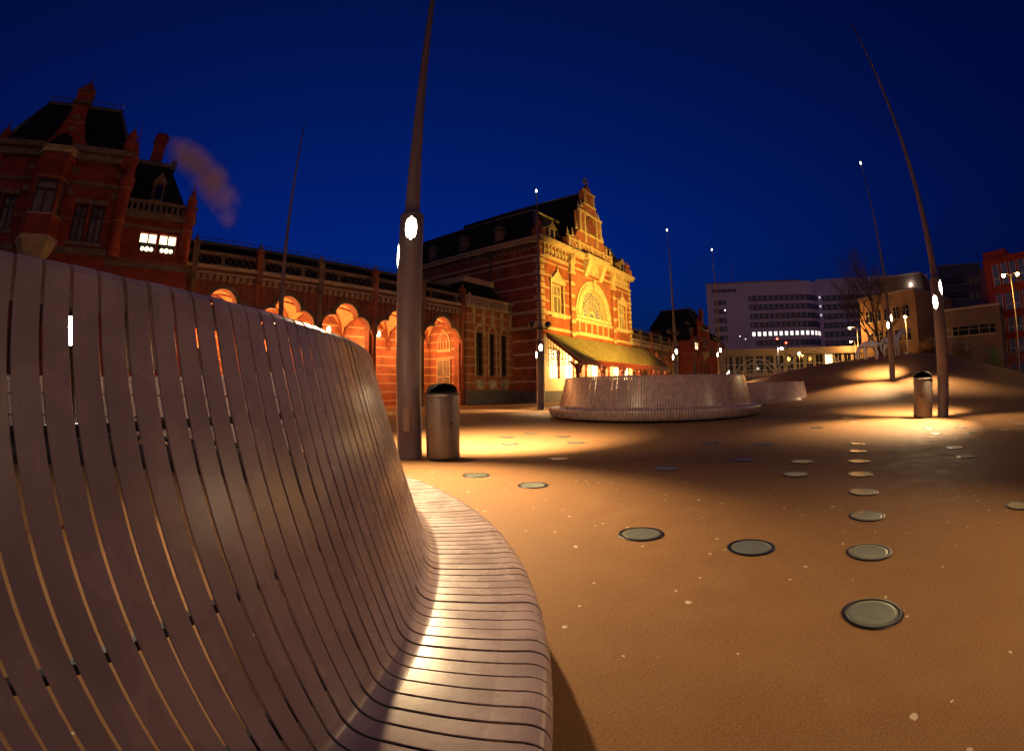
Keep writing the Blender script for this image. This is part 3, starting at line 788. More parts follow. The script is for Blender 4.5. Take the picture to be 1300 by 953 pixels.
mb = mb_(); mb.lathe([(.3, 0), (.2, .15), (.12, .2), (.12, .32)], (HC, HP + .2, 20.7), 10); mb.tube([(HC + .42 * cos(a), HP + .2, 21.42 + .42 * sin(a)) for a in [2 * pi * i / 20 for i in range(20)]], .07, 6, closed=True)
for a in (0, pi / 3, 2 * pi / 3): mb.tube([(HC + .42 * cos(a), HP + .2, 21.42 + .42 * sin(a)), (HC - .42 * cos(a), HP + .2, 21.42 - .42 * sin(a))], .035, 5)
part(mb, 'wheel_finial', M['stonedark'])
# hall roofs
mb = mb_(); i_ = 1.6
mb.hexa([(HL - .1, HP + .1, 13.17), (HR + .1, HP + .1, 13.17), (HR + .1, 37.9, 13.17), (HL - .1, 37.9, 13.17), (HL + i_, HP + i_, 16.3), (HR - i_, HP + i_, 16.3), (HR - i_, 37.9 - i_, 16.3), (HL + i_, 37.9 - i_, 16.3)])
mb.poly([(HC - 4.3, HP + .5, 14.0), (HC, HP + .5, 20.2), (HC, 37, 20.2), (HC - 4.3, 37, 14.0)]); mb.poly([(HC + 4.3, HP + .5, 14.0), (HC, HP + .5, 20.2), (HC, 37, 20.2), (HC + 4.3, 37, 14.0)])
rf = part(mb, 'roof', M['slate'])
mb = mb_(); t_ = .11
mb.tube([(HL + i_, HP + i_, 16.33), (HL + i_, 36.3, 16.33)], .14, 6); mb.tube([(HL + i_, HP + i_, 16.33), (HC - 2.5, HP + i_, 16.33)], .14, 6); mb.tube([(HC + 2.5, HP + i_, 16.33), (HR - i_, HP + i_, 16.33)], .14, 6)
mb.tube([(HL - .1, HP + .1, 13.2), (HL + i_, HP + i_, 16.33)], .12, 6); mb.tube([(HR + .1, HP + .1, 13.2), (HR - i_, HP + i_, 16.33)], .12, 6); mb.tube([(HC, HP + .5, 20.25), (HC, 37, 20.25)], .12, 6)
mb.build('ridge_lead', M['lead'], rf)
for s0 in (31.2, 44.9):
    mb = mb_(); mb.box(s0, s0 + .95, HP - .02, HP + 1.2, 13.2, 14.35); mb.extr([(s0 - .2, 14.36), (s0 + 1.15, 14.36), (s0 + .48, 14.95)], [], front(HP - .12), 0, 1.6); dm = mb.build('dormer', M['stonedark'], rf)
    mb = mb_(); mb.box(s0 + .25, s0 + .7, HP - .045, HP - .024, 13.4, 14.2); part(mb, 'dormer_window', M['pane'])
for q in (24.2, 28.4, 32.6):
    mb = mb_(); mb.box(HL + .15, HL + 1.4, q, q + .9, 13.4, 14.6); mb.extr([(q - .15, 14.61), (q + 1.05, 14.61), (q + .45, 15.1)], [], sidew(HL + .05), 0, 1.5); mb.build('dormer', M['stonedark'], rf)
for s0, p0 in ((HL + .15, HP + .15), (HR - .15, HP + .15)):
    mb = mb_(); mb.box(s0 - .4, s0 + .4, p0 - .4, p0 + .4, 13.17, 13.9); mb.lathe([(.42, .0), (.42, .12), (.25, .2), (.34, .5), (.30, .62), (.12, .75), (.10, .95), (0, 1.1)], (s0, p0, 13.9), 10); part(mb, 'corner_urn', M['brick'])
mb = mb_(); mb.box(HL - .16, HL - .03, 25.3, 25.45, 8, 12.7); mb.box(HL - .5, HL - .03, 25.0, 25.8, 12.55, 12.7); part(mb, 'downpipe', M['lead'])

# --- canopy before the hall ------------------------------------
CA, CB, CP, CE, CW = 30.5, 51.0, 17.4, 3.15, 5.45
mb = mb_()
mb.hexa([(CA, CP, CE), (CB, CP, CE), (CB, HP - .06, CW - .12), (CA, HP - .06, CW - .12), (CA, CP, CE + .07), (CB, CP, CE + .07), (CB, HP - .06, CW - .05), (CA, HP - .06, CW - .05)])
can = part(mb, 'canopy', M['canopy'])
mb = mb_()
for k in range(42):
    s = CA + .01 + (CB - CA - .06) * k / 41
    mb.hexa([(s, CP - .02, CE + .07), (s + .05, CP - .02, CE + .07), (s + .05, HP - .07, CW - .05), (s, HP - .07, CW - .05), (s, CP - .02, CE + .14), (s + .05, CP - .02, CE + .14), (s + .05, HP - .07, CW + .02), (s, HP - .07, CW + .02)])
mb.build('seam', M['stonedark'], can)
mb = mb_(); mb.box(CA - .06, CB + .06, CP - .1, CP - .004, CE - .28, CE + .10)
nd = int((CB - CA) / .35)
for k in range(nd): mb.box(CA + k * .35 + .06, CA + k * .35 + .26, CP - .11, CP - .09, CE - .36, CE - .28)
mb.build('fascia', M['canopyiron'], can)
mb = mb_()
for k in range(10):
    q = CP + .12 + .28 * k; z = CE - .03 + (CW - CE - .12) * (q - CP) / (HP - CP)
    mb.box(CA + .05, CB - .05, q, q + .19, z - .1, z - .05)
mb.build('ceiling_boards', M['canopywood'], can)
posts = [30.9, 34.9, 38.9, 42.9, 46.9, 50.6]
for s in posts:
    mb = mb_(); mb.box(s - .11, s + .11, CP + .35, CP + .57, 0, 3.0); mb.box(s - .19, s + .19, CP + .27, CP + .65, 0, .5); mb.box(s - .17, s + .17, CP + .29, CP + .63, 2.2, 2.34)
    o = mb.build('column', M['canopyiron'], can)
    mb = mb_()
    for sg in (-1, 1):
        pts = [(s + sg * (.10 + 1.15 * (1 - cos(a))), CP + .46, 2.0 + 1.05 * sin(a)) for a in [R(90 * i / 8) for i in range(9)]]
        mb.tube(pts, .07, 6)
        mb.tube([(s + sg * .12, CP + .46, 2.75), (s + sg * .62, CP + .46, 2.95)], .05, 5)
    mb.tube([(s, CP + .35, 2.2), (s, CP + .1, 2.75), (s, CP + .02, 2.9)], .06, 5)
    mb.build('bracket', M['canopyiron'], o)
mb = mb_()   # lattice screen that closes the near end of the canopy
for k in range(10):
    q = CP + .5 + .26 * k; mb.box(CA - .03, CA + .03, q, q + .035, 2.85, CE - .1 + (CW - CE - .15) * (q - CP) / (HP - CP))
for z in (2.85, 3.3, 3.75, 4.2):
    q0 = CP + .45 + max(0, (z - CE + .25) / (CW - CE) * (HP - CP)); mb.box(CA - .035, CA + .035, min(q0, HP - .5), HP - .1, z, z + .05)
mb.tube([(CA, HP - .8 + .42 * cos(a), 3.72 + .42 * sin(a)) for a in [2 * pi * i / 18 for i in range(18)]], .03, 5, closed=True)
mb.tube([(CA, HP - .8 + .2 * cos(a), 3.72 + .2 * sin(a)) for a in [2 * pi * i / 14 for i in range(14)]], .025, 5, closed=True)
mb.hexa([(CA - .05, CP, CE - .28), (CA + .05, CP, CE - .28), (CA + .05, HP - .1, CW - .42), (CA - .05, HP - .1, CW - .42), (CA - .05, CP, CE - .01), (CA + .05, CP, CE - .01), (CA + .05, HP - .1, CW - .14), (CA - .05, HP - .1, CW - .14)])
mb.build('end_screen', M['canopyiron'], can)
for s in (32.9, 36.9, 40.9, 44.9, 48.8):
    mb = mb_(); mb.lathe([(.02, .32), (.02, .16), (.10, .14), (.13, 0), (.09, -.08)], (s, CP + 1.55, 3.35), 12); mb.build('hanging_lamp', M['arclamp'], can)

# --- low block with three tall windows, between arcade and hall ----
BP, BL, BRr = 23.15, 24.4, 29.75
ws = [(25.4, 26.25), (26.87, 27.62), (28.25, 29.07)]
mb = mb_(); mb.extr(rect(BL, BRr, 0, 7.0), [rect(a, b, 2.1, 5.3) for a, b in ws], front(BP), 0, .4); part(mb, 'block_wall', M['brickarc'], True)
mb = mb_(); mb.box(BL, BL + .4, BP + .4, 27.0, 0, 7.0); mb.box(BL + .4, BRr, 26.6, 27, 0, 7.0); part(mb, 'block_side_wall', M['brickarc'], True)
for a, b in ws:
    o = window(a, b, 2.1, 5.3, BP, 2, (4.2,), 'framedark', 'pane', True)
    mb = mb_(); mb.extr([(a - .14, 2.0), (a - .004, 2.0), (a - .004, 5.3)] + arc((a + b) / 2, 5.3, (b - a) / 2 + .004, 180, 0, 8) + [(b + .004, 2.0), (b + .14, 2.0), (b + .14, 5.35)] + arc((a + b) / 2, 5.35, (b - a) / 2 + .14, 0, 180, 8), [], front(BP - .06), 0, .055); mb.build('surround_trim', M['stone'], o)
    mb = mb_(); mb.box(a - .02, b + .02, BP - .07, BP - .004, 1.12, 1.82); part(mb, 'poster_case', M['poster'], True)
mb = mb_(); mb.box(BL - .1, BRr, BP - .12, BP - .004, 0, .92); mb.box(BL - .12, BRr, BP - .16, BP - .004, .925, 1.03); part(mb, 'block_plinth', M['plinth'], True)
mb = mb_(); mb.box(BL - .18, BRr, BP - .2, BP + .3, 7.0, 7.22)
for k in range(17): mb.box(BL - .1 + k * .32, BL + .06 + k * .32, BP - .14, BP + .05, 7.225, 7.72)
mb.box(BL - .18, BRr, BP - .18, BP + .1, 7.725, 7.9); mb.box(BL - .05, BL + .25, BP - .22, BP - .205, 7.1, 8.05)
part(mb, 'block_parapet_trim', M['stone'], True)
mb = mb_()
for k in range(5): mb.box(BL + .55 + k * 1.08, BL + .75 + k * 1.08, BP - .18, BP - .004, 5.9, 6.98); mb.lathe([(0, -.25), (.1, -.1), (.08, .1), (0, .12)], (BL + .65 + k * 1.08, BP - .1, 5.85), 6)
part(mb, 'block_frieze_trim', M['stone'], True)
mb = mb_(); mb.hexa([(BL + .3, BP + .15, 7.6), (BRr - .1, BP + .15, 7.6), (BRr - .1, 27, 7.6), (BL + .3, 27, 7.6), (BL + .55, BP + .8, 9.1), (BRr - 1.6, BP + .8, 9.1), (BRr - 1.6, 26.6, 9.1), (BL + .55, 26.6, 9.1)]); part(mb, 'block_roof', M['slate'], True)
mb = mb_(); mb.box(BL + .45, BRr - 1.5, BP + .7, BP + .95, 9.11, 9.55); mb.box(BL + .45, BL + .7, BP + .96, 26.6, 9.11, 9.55); part(mb, 'roof_crest', M['stone'], True)

# --- arcade ----------------------------------------------------
WP, WL, WR = 23.4, 4.1, 24.38
bays = [6.75 + 3.87 * k for k in range(5)]
def foil(c):
    l = [(c - 1.68, .02), (c - 1.68, 4.62)] + arc(c - .95, 4.62, .73, 180, 76, 8) + arc(c, 5.27, .80, 172, 8, 12) + arc(c + .95, 4.62, .73, 104, 0, 8) + [(c + 1.68, .02)]
    return l
mb = mb_(); ol = [(WL, 0)]
for c in bays: ol += foil(c)
ol += [(WR, 0), (WR, 7.0), (WL, 7.0)]
mb.extr(ol, [], front(WP), 0, .5); part(mb, 'arcade_wall', M['brick'], True)
for c in bays:
    def ofs(pts, d):
        out = []
        for a, b in pts:
            vx, vz = a - c, b - 4.55
            l = max(hypot(vx, vz), .01); out.append((a + d * vx / l, b + d * max(0, vz) / l))
        return out
    f = foil(c)[1:-1]
    mb = mb_()
    mb.extr(f[::-1] + ofs(f, .26), [], front(WP - .12), 0, .116); part(mb, 'arch_moulding', M['stonedark'], True)
mb = mb_(); mb.box(WL, WR - .02, 27.0, 27.4, 0, 7.0); part(mb, 'arcade_back_wall', M['brickarc'], True)
mb = mb_(); mb.box(WL, WL + .3, 23.9, 27.0, 0, 7.0); part(mb, 'arcade_end_wall', M['brickarc'], True)
# groin vaults
mb = mb_(); rb = mb_()
P0, P1, ZS, RH = 23.9, 27.0, 4.35, 1.85
for c in bays:
    N = 14; gi = []
    hz = lambda a, b: ZS + RH * max(sqrt(max(0, 1 - a * a)), sqrt(max(0, 1 - b * b)))
    for j in range(N + 1):
        row = []
        for i in range(N + 1):
            a, b = -1 + 2 * i / N, -1 + 2 * j / N
            row.append(mb.vert(c + a * 1.935, (P0 + P1) / 2 + b * (P1 - P0) / 2, hz(a, b)))
        gi.append(row)
    for j in range(N):
        for i in range(N): mb.face([gi[j][i], gi[j][i + 1], gi[j + 1][i + 1], gi[j + 1][i]], 0, True)
    for q in (-1, 1):
        rb.tube([(c + a * 1.935, (P0 + P1) / 2 + q * a * (P1 - P0) / 2, hz(a, a) - .02) for a in [-1 + 2 * i / 16 for i in range(17)]], .075, 5)
    rb.tube([(c + a * 1.935, P1 - .05, ZS + RH * sqrt(max(0, 1 - a * a)) - .02) for a in [-1 + 2 * i / 16 for i in range(17)]], .075, 5)
    rb.lathe([(.03, -.5), (.16, -.1), (.2, 0), (.2, .12)], (c - 1.935, P1 - .16, ZS - .02), 8)
part(mb, 'vault', M['plaster'], True); part(rb, 'vault_ribs', M['rib'], True)
# door and tracery window on the end wall, windows on the back wall
mb = mb_(); mb.extr([(24.75, .05), (26.1, .05), (26.1, 3.25), (24.75, 3.25)], [], sidew(BL - .05), 0, .045); dr = part(mb, 'end_door', M['panewarm'], True)
mb = mb_()
for q in (24.68, 25.39, 26.08): mb.box(BL - .12, BL - .052, q, q + .08, .05, 3.3)
for z in (1.2, 2.0, 3.25): mb.box(BL - .11, BL - .053, 24.76, 26.08, z, z + .09)
mb.build('frame', M['stone'], dr)
mb = mb_(); cpt = [(24.7, 3.9), (26.15, 3.9), (26.15, 4.7), (25.95, 5.0), (25.42, 5.65), (24.9, 5.0), (24.7, 4.7)]
inn = [(24.8, 4.0), (26.05, 4.0), (26.05, 4.7), (25.88, 4.93), (25.42, 5.48), (24.98, 4.93), (24.8, 4.7)]
mb.extr(cpt, [inn], sidew(BL - .08), 0, .075)
for q in (25.1, 25.42, 25.74): mb.box(BL - .07, BL - .01, q - .03, q + .03, 4.0, 4.9)
mb.tube([(BL - .05, 25.42 + .2 * cos(a), 5.05 + .2 * sin(a)) for a in [2 * pi * i / 12 for i in range(12)]], .03, 5, closed=True)
part(mb, 'blind_tracery', M['stone'], True)
for c in bays[:-1]:
    mb = mb_(); mb.box(c - .6, c + .6, 26.95, 26.995, .9, 3.4); o = part(mb, 'arcade_window', M['pane'], True)
    mb = mb_(); mb.box(c - .7, c - .602, 26.9, 26.99, .8, 3.5); mb.box(c + .602, c + .7, 26.9, 26.99, .8, 3.5); mb.box(c - .7, c + .7, 26.9, 26.99, 3.51, 3.62); mb.box(c - .05, c + .05, 26.92, 26.949, .9, 3.4); mb.box(c - .7, c + .7, 26.9, 26.99, .68, .79); mb.build('frame', M['stone'], o)
# piers with shafts, rising into pinnacles above the parapet
for k in range(6):
    c = 6.75 + 3.87 * (k - .5)
    if k == 0: c += .1
    if k == 5: c = WR - .28
    mb = mb_(); mb.box(c - .22, c + .22, WP - .12, WP - .004, 0, 1.0); mb.lathe([(.13, 1.0), (.13, 4.3), (.24, 4.45), (.26, 4.62), (.16, 4.66), (.13, 4.75), (.13, 6.3), (.2, 6.4), (.2, 6.55)], (c, WP - .16, 0), 10)
    mb.box(c - .17, c + .17, WP - .3, WP - .005, 6.56, 8.15); mb.box(c - .21, c + .21, WP - .34, WP + .1, 8.155, 8.3); mb.lathe([(.16, 0), (.05, .3), (0, .45)], (c, WP - .12, 8.3), 6)
    part(mb, 'pier_shaft', M['brick'] if k % 2 else M['stonedark'], True)
# strips, corbels, ornaments
mb = mb_(); st_ = mb_()
x = WL + .25
while x < WR - .2:
    dd = min(abs(x - c) for c in bays)
    zb = 5.0 if dd > 1.6 else (6.25 if dd < .75 else 5.75)
    mb.box(x - .06, x + .06, WP - .07, WP - .004, zb, 6.42)
    st_.box(x - .13, x + .13, WP - .15, WP - .004, 6.43, 6.50); st_.lathe([(0, -.12), (.07, -.05), (.1, .05), (.06, .14), (0, .16)], (x, WP - .12, 6.6), 6)
    st_.box(x + .12, x + .19, WP - .1, WP - .004, 6.5, 6.72)
    x += .385
part(mb, 'brick_rib', M['brick'], True)
st_.box(WL, WR, WP - .16, WP - .004, 6.75, 6.86); st_.box(WL, WR, WP - .28, WP + .3, 7.003, 7.18)
part(st_, 'arcade_frieze_trim', M['stone'], True)
mb = mb_()
mb.box(WL, WR, WP - .14, WP + .06, 7.72, 7.9); mb.box(WL, WR, WP - .1, WP + .02, 7.183, 7.26)
n_ = 50
for k in range(n_ + 1):
    s = WL + .02 + (WR - WL - .04) * k / n_; d = (WR - WL) / n_ / 2
    if k % 6 == 0: mb.box(s - .09 if k else s, s + .09 if k < n_ else s, WP - .13, WP + .05, 7.262, 7.718) if 0 < k < n_ else None
    if k < n_:
        c = s + d; mb.tube([(c + .15 * cos(a), WP - .04, 7.49 + .2 * sin(a)) for a in [2 * pi * i / 8 for i in range(8)]], .035, 4, closed=True)
part(mb, 'balustrade', M['stonedark'], True)
mb = mb_(); mb.hexa([(WL - .05, WP + .4, 7.3), (WR + .2, WP + .4, 7.3), (WR + .2, 30, 7.3), (WL - .05, 30, 7.3), (WL - .05, WP + 1.7, 8.75), (WR + .2, WP + 1.7, 8.75), (WR + .2, 28.5, 8.75), (WL - .05, 28.5, 8.75)]); ar = part(mb, 'arcade_roof', M['slate'], True)
mb = mb_(); mb.box(WL - .05, WR + .2, WP + 1.6, WP + 1.8, 8.76, 8.95)
for k in range(70):
    s = WL + .1 + k * .289; mb.box(s, s + .03, WP + 1.68, WP + 1.71, 8.95, 9.15)
mb.box(WL, WR + .1, WP + 1.675, WP + 1.705, 9.15, 9.18)
part(mb, 'roof_cresting', M['lead'], True)
for k, c in enumerate(bays):
    mb = mb_(); mb.lathe([(.04, .22), (.12, .16), (.13, -.08), (.05, -.16)], (c, 25.45, 4.75), 10); ln_ = part(mb, 'lantern', M['arclamp'], True)
    mb = mb_(); mb.tube([(c, 25.45, 6.15), (c, 25.45, 4.98)], .015, 4); mb.build('hanger', M['dark'], ln_)
    # lamplight of the lantern
    for mir in (False, True):
        s = 2 * HC - c if mir else c
        if mir and k < 2: continue
        lamp('arcade_lamp', 'POINT', S(s, 25.3, 4.2), 470 if not mir else 160, (1, .38, .10), rad=.15)

# --- end pavilion ----------------------------------------------
PP = 21.0
def pav_win(s0, s1, z0, z1, p=PP, gl='panewarm', mir=True):
    return window(s0, s1, z0, z1, p, 2, (z0 + (z1 - z0) * .68,), 'framedark', gl, mir, w=.09, dep=.16)
wl = [(-7.0, -6.35, 7.25, 8.85), (-6.15, -5.4, 7.3, 8.8), (-2.08, -1.38, 7.0, 8.65), (-1.2, -.48, 7.0, 8.65), (-6.9, -5.5, 2.2, 5.2), (-4.6, -2.9, 1.6, 5.0), (-2.0, -.6, 2.2, 5.2)]
mb = mb_(); mb.extr(rect(-7.2, 0, 0, 10.9), [rect(a, b, c, d) for a, b, c, d in wl], front(PP), 0, .4); part(mb, 'pavilion_wall', M['brickpav'], True)
mb = mb_(); mb.box(-7.2, -6.8, PP + .4, 30, 0, 10.9); mb.box(-.4, 0, PP + .4, 30, 0, 10.9); part(mb, 'pavilion_side_wall', M['brickpav'], True)
for a, b, c, d in wl:
    o = pav_win(a, b, c, d)
    mb = mb_(); mb.box(a - .12, b + .12, PP - .1, PP - .004, c - .2, c - .02); mb.box(a - .1, b + .1, PP - .07, PP - .004, d + .02, d + .2); mb.build('window_trim', M['stonedark'], o)
mb = mb_(); mb.box(-7.4, .2, PP - .3, PP - .004, 10.55, 10.85); mb.box(-7.55, .3, PP - .45, PP + .2, 10.9, 11.15); mb.box(-7.3, -4.9, PP - .1, PP - .004, 9.45, 9.62); mb.box(-2.7, .1, PP - .1, PP - .004, 9.45, 9.62); mb.box(-7.3, -4.95, PP - .12, PP - .004, 6.45, 6.7); mb.box(-2.65, .1, PP - .12, PP - .004, 6.45, 6.7); mb.box(-7.3, .1, PP - .1, PP - .004, 0, .9)
for q in (-7.0, -5.05, -2.55, -.2):
    for z in (8.95, 9.95): mb.box(q - .17, q + .17, PP - .14, PP - .103, z, z + .26)
part(mb, 'cornice_trim', M['stonedark'], True)
mb = mb_(); mb.hexa([(-7.35, PP - .1, 11.15), (.1, PP - .1, 11.15), (.1, 30, 11.15), (-7.35, 30, 11.15), (-5.9, PP + 1.9, 14.3), (-1.25, PP + 1.9, 14.3), (-1.25, 28, 14.3), (-5.9, 28, 14.3)]); pr = part(mb, 'pavilion_roof', M['slate'], True)
mb = mb_(); mb.box(-6.0, -1.15, PP + 1.82, PP + 2.0, 14.31, 14.5); mb.box(-1.33, -1.15, PP + 2.0, 28, 14.31, 14.5)
for k in range(26):
    s = -5.98 + k * .19; mb.box(s, s + .025, PP + 1.9, PP + 1.93, 14.5, 14.78)
mb.box(-6.0, -1.15, PP + 1.9, PP + 1.93, 14.78, 14.81); mb.tube([(.1, PP - .1, 11.2), (-1.25, PP + 1.9, 14.35)], .1, 6); mb.tube([(-7.35, PP - .1, 11.2), (-5.9, PP + 1.9, 14.35)], .1, 6)
part(mb, 'ridge_cresting', M['lead'], True)
mb = mb_()  # brick gable dormer with its little head
go = [(-4.75, 11.15), (-4.75, 11.4), (-4.4, 11.7), (-4.15, 12.4), (-3.95, 13.2), (-3.92, 13.5), (-3.15, 13.5), (-3.1, 13.2), (-2.9, 12.4), (-2.65, 11.7), (-2.4, 11.4), (-2.4, 11.15)]
mb.extr(go, [], front(PP - .02), 0, .5); mb.box(-3.98, -3.08, PP - .16, PP + .6, 13.5, 14.05); mb.hexa([(-4.05, PP - .22, 14.05), (-3.0, PP - .22, 14.05), (-3.0, PP + .66, 14.05), (-4.05, PP + .66, 14.05), (-3.6, PP + .15, 14.75), (-3.45, PP + .15, 14.75), (-3.45, PP + .3, 14.75), (-3.6, PP + .3, 14.75)])
gd = part(mb, 'gable_dormer', M['brickpav'], True)
mb = mb_(); mb.lathe([(.05, 0), (.08, .1), (.02, .18), (.015, .6), (0, .65)], (-3.53, PP + .22, 14.75), 6)
for a, b, z in ((-4.0, -3.05, 13.42), (-4.0, -3.05, 14.0)): mb.box(a - .08, b + .08, PP - .24, PP + .05, z, z + .1)
for z in (12.0, 12.6): mb.box(-3.75, -3.35, PP - .06, PP - .024, z, z + .22)
mb.build('trim', M['stonedark'], gd)
# canted bay window on a corbel
bo = [(-4.85, PP), (-4.45, PP - .75), (-3.1, PP - .75), (-2.7, PP)]
def bay(z0, z1, k0=1.0, k1=1.0):
    q = []
    for z, k in ((z0, k0), (z1, k1)):
        for s, p in bo: q.append((-3.775 + (s + 3.775) * k, PP - .004 - (PP - p) * k, z))
    return q
def bay_solid(mb, z0, z1, k0=1.0, k1=1.0):
    v = [mb.vert(*p) for p in bay(z0, z1, k0, k1)]
    for a in range(3): mb.face([v[a], v[a + 1], v[a + 5], v[a + 4]])
    mb.face(v[0:4][::-1]); mb.face(v[4:8]); mb.face([v[3], v[0], v[4], v[7]])
mb = mb_(); bay_solid(mb, 6.95, 7.8); bay_solid(mb, 9.35, 10.55)
for s, p in bo[1:3]: mb.lathe([(.13, 7.8), (.13, 9.35)], (s, p + .14, 0), 6)
mb.box(-4.86, -4.70, PP - .14, PP - .004, 7.8, 9.35); mb.box(-2.85, -2.69, PP - .14, PP - .004, 7.8, 9.35)
bw = part(mb, 'bay_window', M['brickpav'], True)
mb = mb_(); bay_solid(mb, 6.75, 6.94, 1.08, 1.08); bay_solid(mb, 6.25, 6.745, .75, 1.05); bay_solid(mb, 5.75, 6.245, .3, .72); bay_solid(mb, 10.56, 10.75, 1.1, 1.1); bay_solid(mb, 7.80, 7.86, 1.04, 1.04); mb.build('corbel', M['stone'], bw)
mb = mb_(); bay_solid(mb, 7.88, 9.34, .84, .84); mb.build('glazing', M['panewarm'], bw)
mb = mb_()
mb.box(-4.4, -3.14, PP - .70, PP - .655, 8.85, 8.95); mb.box(-3.83, -3.72, PP - .70, PP - .655, 7.88, 8.85); mb.box(-4.4, -4.28, PP - .7, PP - .655, 7.88, 9.34); mb.box(-3.26, -3.14, PP - .7, PP - .655, 7.88, 9.34); mb.box(-4.27, -3.27, PP - .7, PP - .655, 9.22, 9.34); mb.build('frame', M['framedark'], bw)
mb = mb_(); bay_solid(mb, 10.76, 11.75, 1.12, .25); mb.build('bay_roof', M['slate'], bw)
mb = mb_(); mb.tube([(-4.98, PP - .1, 10.8), (-4.53, PP - .85, 10.8), (-3.02, PP - .85, 10.8), (-2.57, PP - .1, 10.8)], .05, 5); mb.build('gutter', M['stone'], bw)
# lower right hand part with lit windows, its own small mansard, turrets and chimney
QP = PP + .05
wl2 = [(1.55, 2.4, 6.85, 7.7), (2.55, 3.4, 6.85, 7.7), (1.3, 3.4, 1.8, 5.2)]
mb = mb_(); mb.extr(rect(.003, 4.08, 0, 8.5), [rect(a, b, c, d) for a, b, c, d in wl2], front(QP), 0, .4); part(mb, 'annex_wall', M['brickpav'], True)
mb = mb_(); mb.box(3.7, 4.08, QP + .4, 27.4, 0, 8.5); part(mb, 'annex_side_wall', M['brickpav'], True)
for a, b, c, d in wl2[:2]:
    mb = mb_(); mb.box(a + .01, b - .01, QP + .2, QP + .22, d - .42, d - .01); o = part(mb, 'lit_transom', M['litpane'])
    mb = mb_(); mb.box(a, b, QP + .06, QP + .19, d - .5, d - .43); mb.box((a + b) / 2 - .03, (a + b) / 2 + .03, QP + .08, QP + .19, d - .425, d - .01); mb.build('frame', M['framedark'], o)
    mb = mb_(); mb.box(a + .01, b - .01, QP + .2, QP + .22, c + .01, d - .505); part(mb, 'dark_lower_pane', M['pane'])
    mb = mb_()
    for q, r in ((.2, .10), (.43, .12), (.66, .10)): mb.lathe([(0, -r), (r * .8, -r * .6), (r, 0), (r * .7, r * .7), (0, r)], (a + q, QP + .12, c + .16), 8)
    part(mb, 'lit_ornament', M['litpane'])
pav_win(1.3, 3.4, 1.8, 5.2, QP)
mb = mb_(); mb.box(.02, 4.2, QP - .2, QP - .004, 8.3, 8.5); mb.box(.02, 4.2, QP - .22, QP + .2, 8.505, 8.62); mb.box(.02, 4.2, QP - .16, QP + .06, 9.0, 9.14); mb.box(.02, 4.15, QP - .1, QP - .004, 6.1, 6.35); mb.box(.02, 4.15, QP - .08, QP - .004, 7.85, 7.98)
for k in range(13): mb.box(.15 + k * .3, .3 + k * .3, QP - .08, QP + .02, 8.625, 8.995)
part(mb, 'parapet_trim', M['stonedark'], True)
mb = mb_(); mb.hexa([(.05, QP + .3, 8.7), (3.95, QP + .3, 8.7), (3.95, 27, 8.7), (.05, 27, 8.7), (.1, QP + 1.2, 11.4), (2.55, QP + 1.2, 11.4), (2.55, 26, 11.4), (.1, 26, 11.4)]); arf = part(mb, 'annex_roof', M['slate'], True)
mb = mb_(); mb.box(1.75, 2.35, QP + .35, QP + 1.2, 9.35, 10.2); mb.extr([(1.65, 10.2), (2.45, 10.2), (2.05, 10.75)], [], front(QP + .28), 0, .9); mb.build('dormer', M['stonedark'], arf)
mb = mb_(); mb.box(1.85, 2.25, QP + .32, QP + .346, 9.45, 10.1); part(mb, 'annex_dormer_window', M['pane'], True)
mb = mb_(); mb.box(.1, 2.6, QP + 1.1, QP + 1.35, 11.41, 11.62); mb.box(2.45, 2.75, QP + 1.05, QP + 1.4, 11.3, 11.8); part(mb, 'annex_ridge', M['lead'], True)
mb = mb_(); mb.box(1.25, 1.95, 22.6, 23.3, 11.3, 13.1, ix=.04, iy=.04); mb.box(1.2, 2.0, 22.55, 23.35, 13.1, 13.3); mb.box(1.32, 1.88, 22.67, 23.23, 13.3, 13.5); part(mb, 'chimney', M['brickpav'])
def turret(s, p, zb, zt, r, mir=True):
    mb = mb_(); h = zt - zb
    mb.lathe([(r, 0), (r, h * .52), (r * 1.25, h * .56), (r * 1.25, h * .62), (r * .9, h * .64), (r * .85, h * .74), (r * 1.05, h * .76), (r * .6, h * .86), (r * .12, h * .95), (.02, h * 1.02), (0, h * 1.15)], (s, p, zb), 8)
    return part(mb, 'turret', M['brickpav'], mir)
turret(.28, PP - .1, 6.4, 12.2, .33); turret(3.85, PP - .02, 6.6, 10.2, .26); turret(-7.35, PP + .1, 9.4, 12.2, .34); turret(-.1, PP - .05, 10.3, 12.6, .3)
# lower wing that runs on to the left
mb = mb_(); mb.box(-24, -7.21, PP + .6, 30, 0, 9.8); mb.box(-24, -7.21, PP + .35, PP + .6, 9.4, 9.8); lwg = part(mb, 'outer_wing_wall', M['brickpav'], True)
for k in range(3):
    a = -9.2 - 2.6 * k; mb = mb_(); mb.box(a, a + 1.1, PP + .56, PP + .59, 6.9, 8.7); o = part(mb, 'outer_window', M['panewarm'], True)
    mb = mb_(); mb.box(a - .1, a - .003, PP + .52, PP + .6, 6.8, 8.8); mb.box(a + 1.103, a + 1.2, PP + .52, PP + .6, 6.8, 8.8); mb.box(a, a + 1.1, PP + .52, PP + .555, 8.1, 8.2); mb.box(a + .5, a + .6, PP + .52, PP + .555, 6.9, 8.1); mb.build('frame', M['framedark'], o)
mb = mb_(); mb.hexa([(-24, PP + .4, 9.8), (-7.3, PP + .4, 9.8), (-7.3, 30, 9.8), (-24, 30, 9.8), (-24, PP + 2.2, 11.9), (-7.3, PP + 2.2, 11.9), (-7.3, 28, 11.9), (-24, 28, 11.9)]); part(mb, 'outer_wing_roof', M['slate'], True)

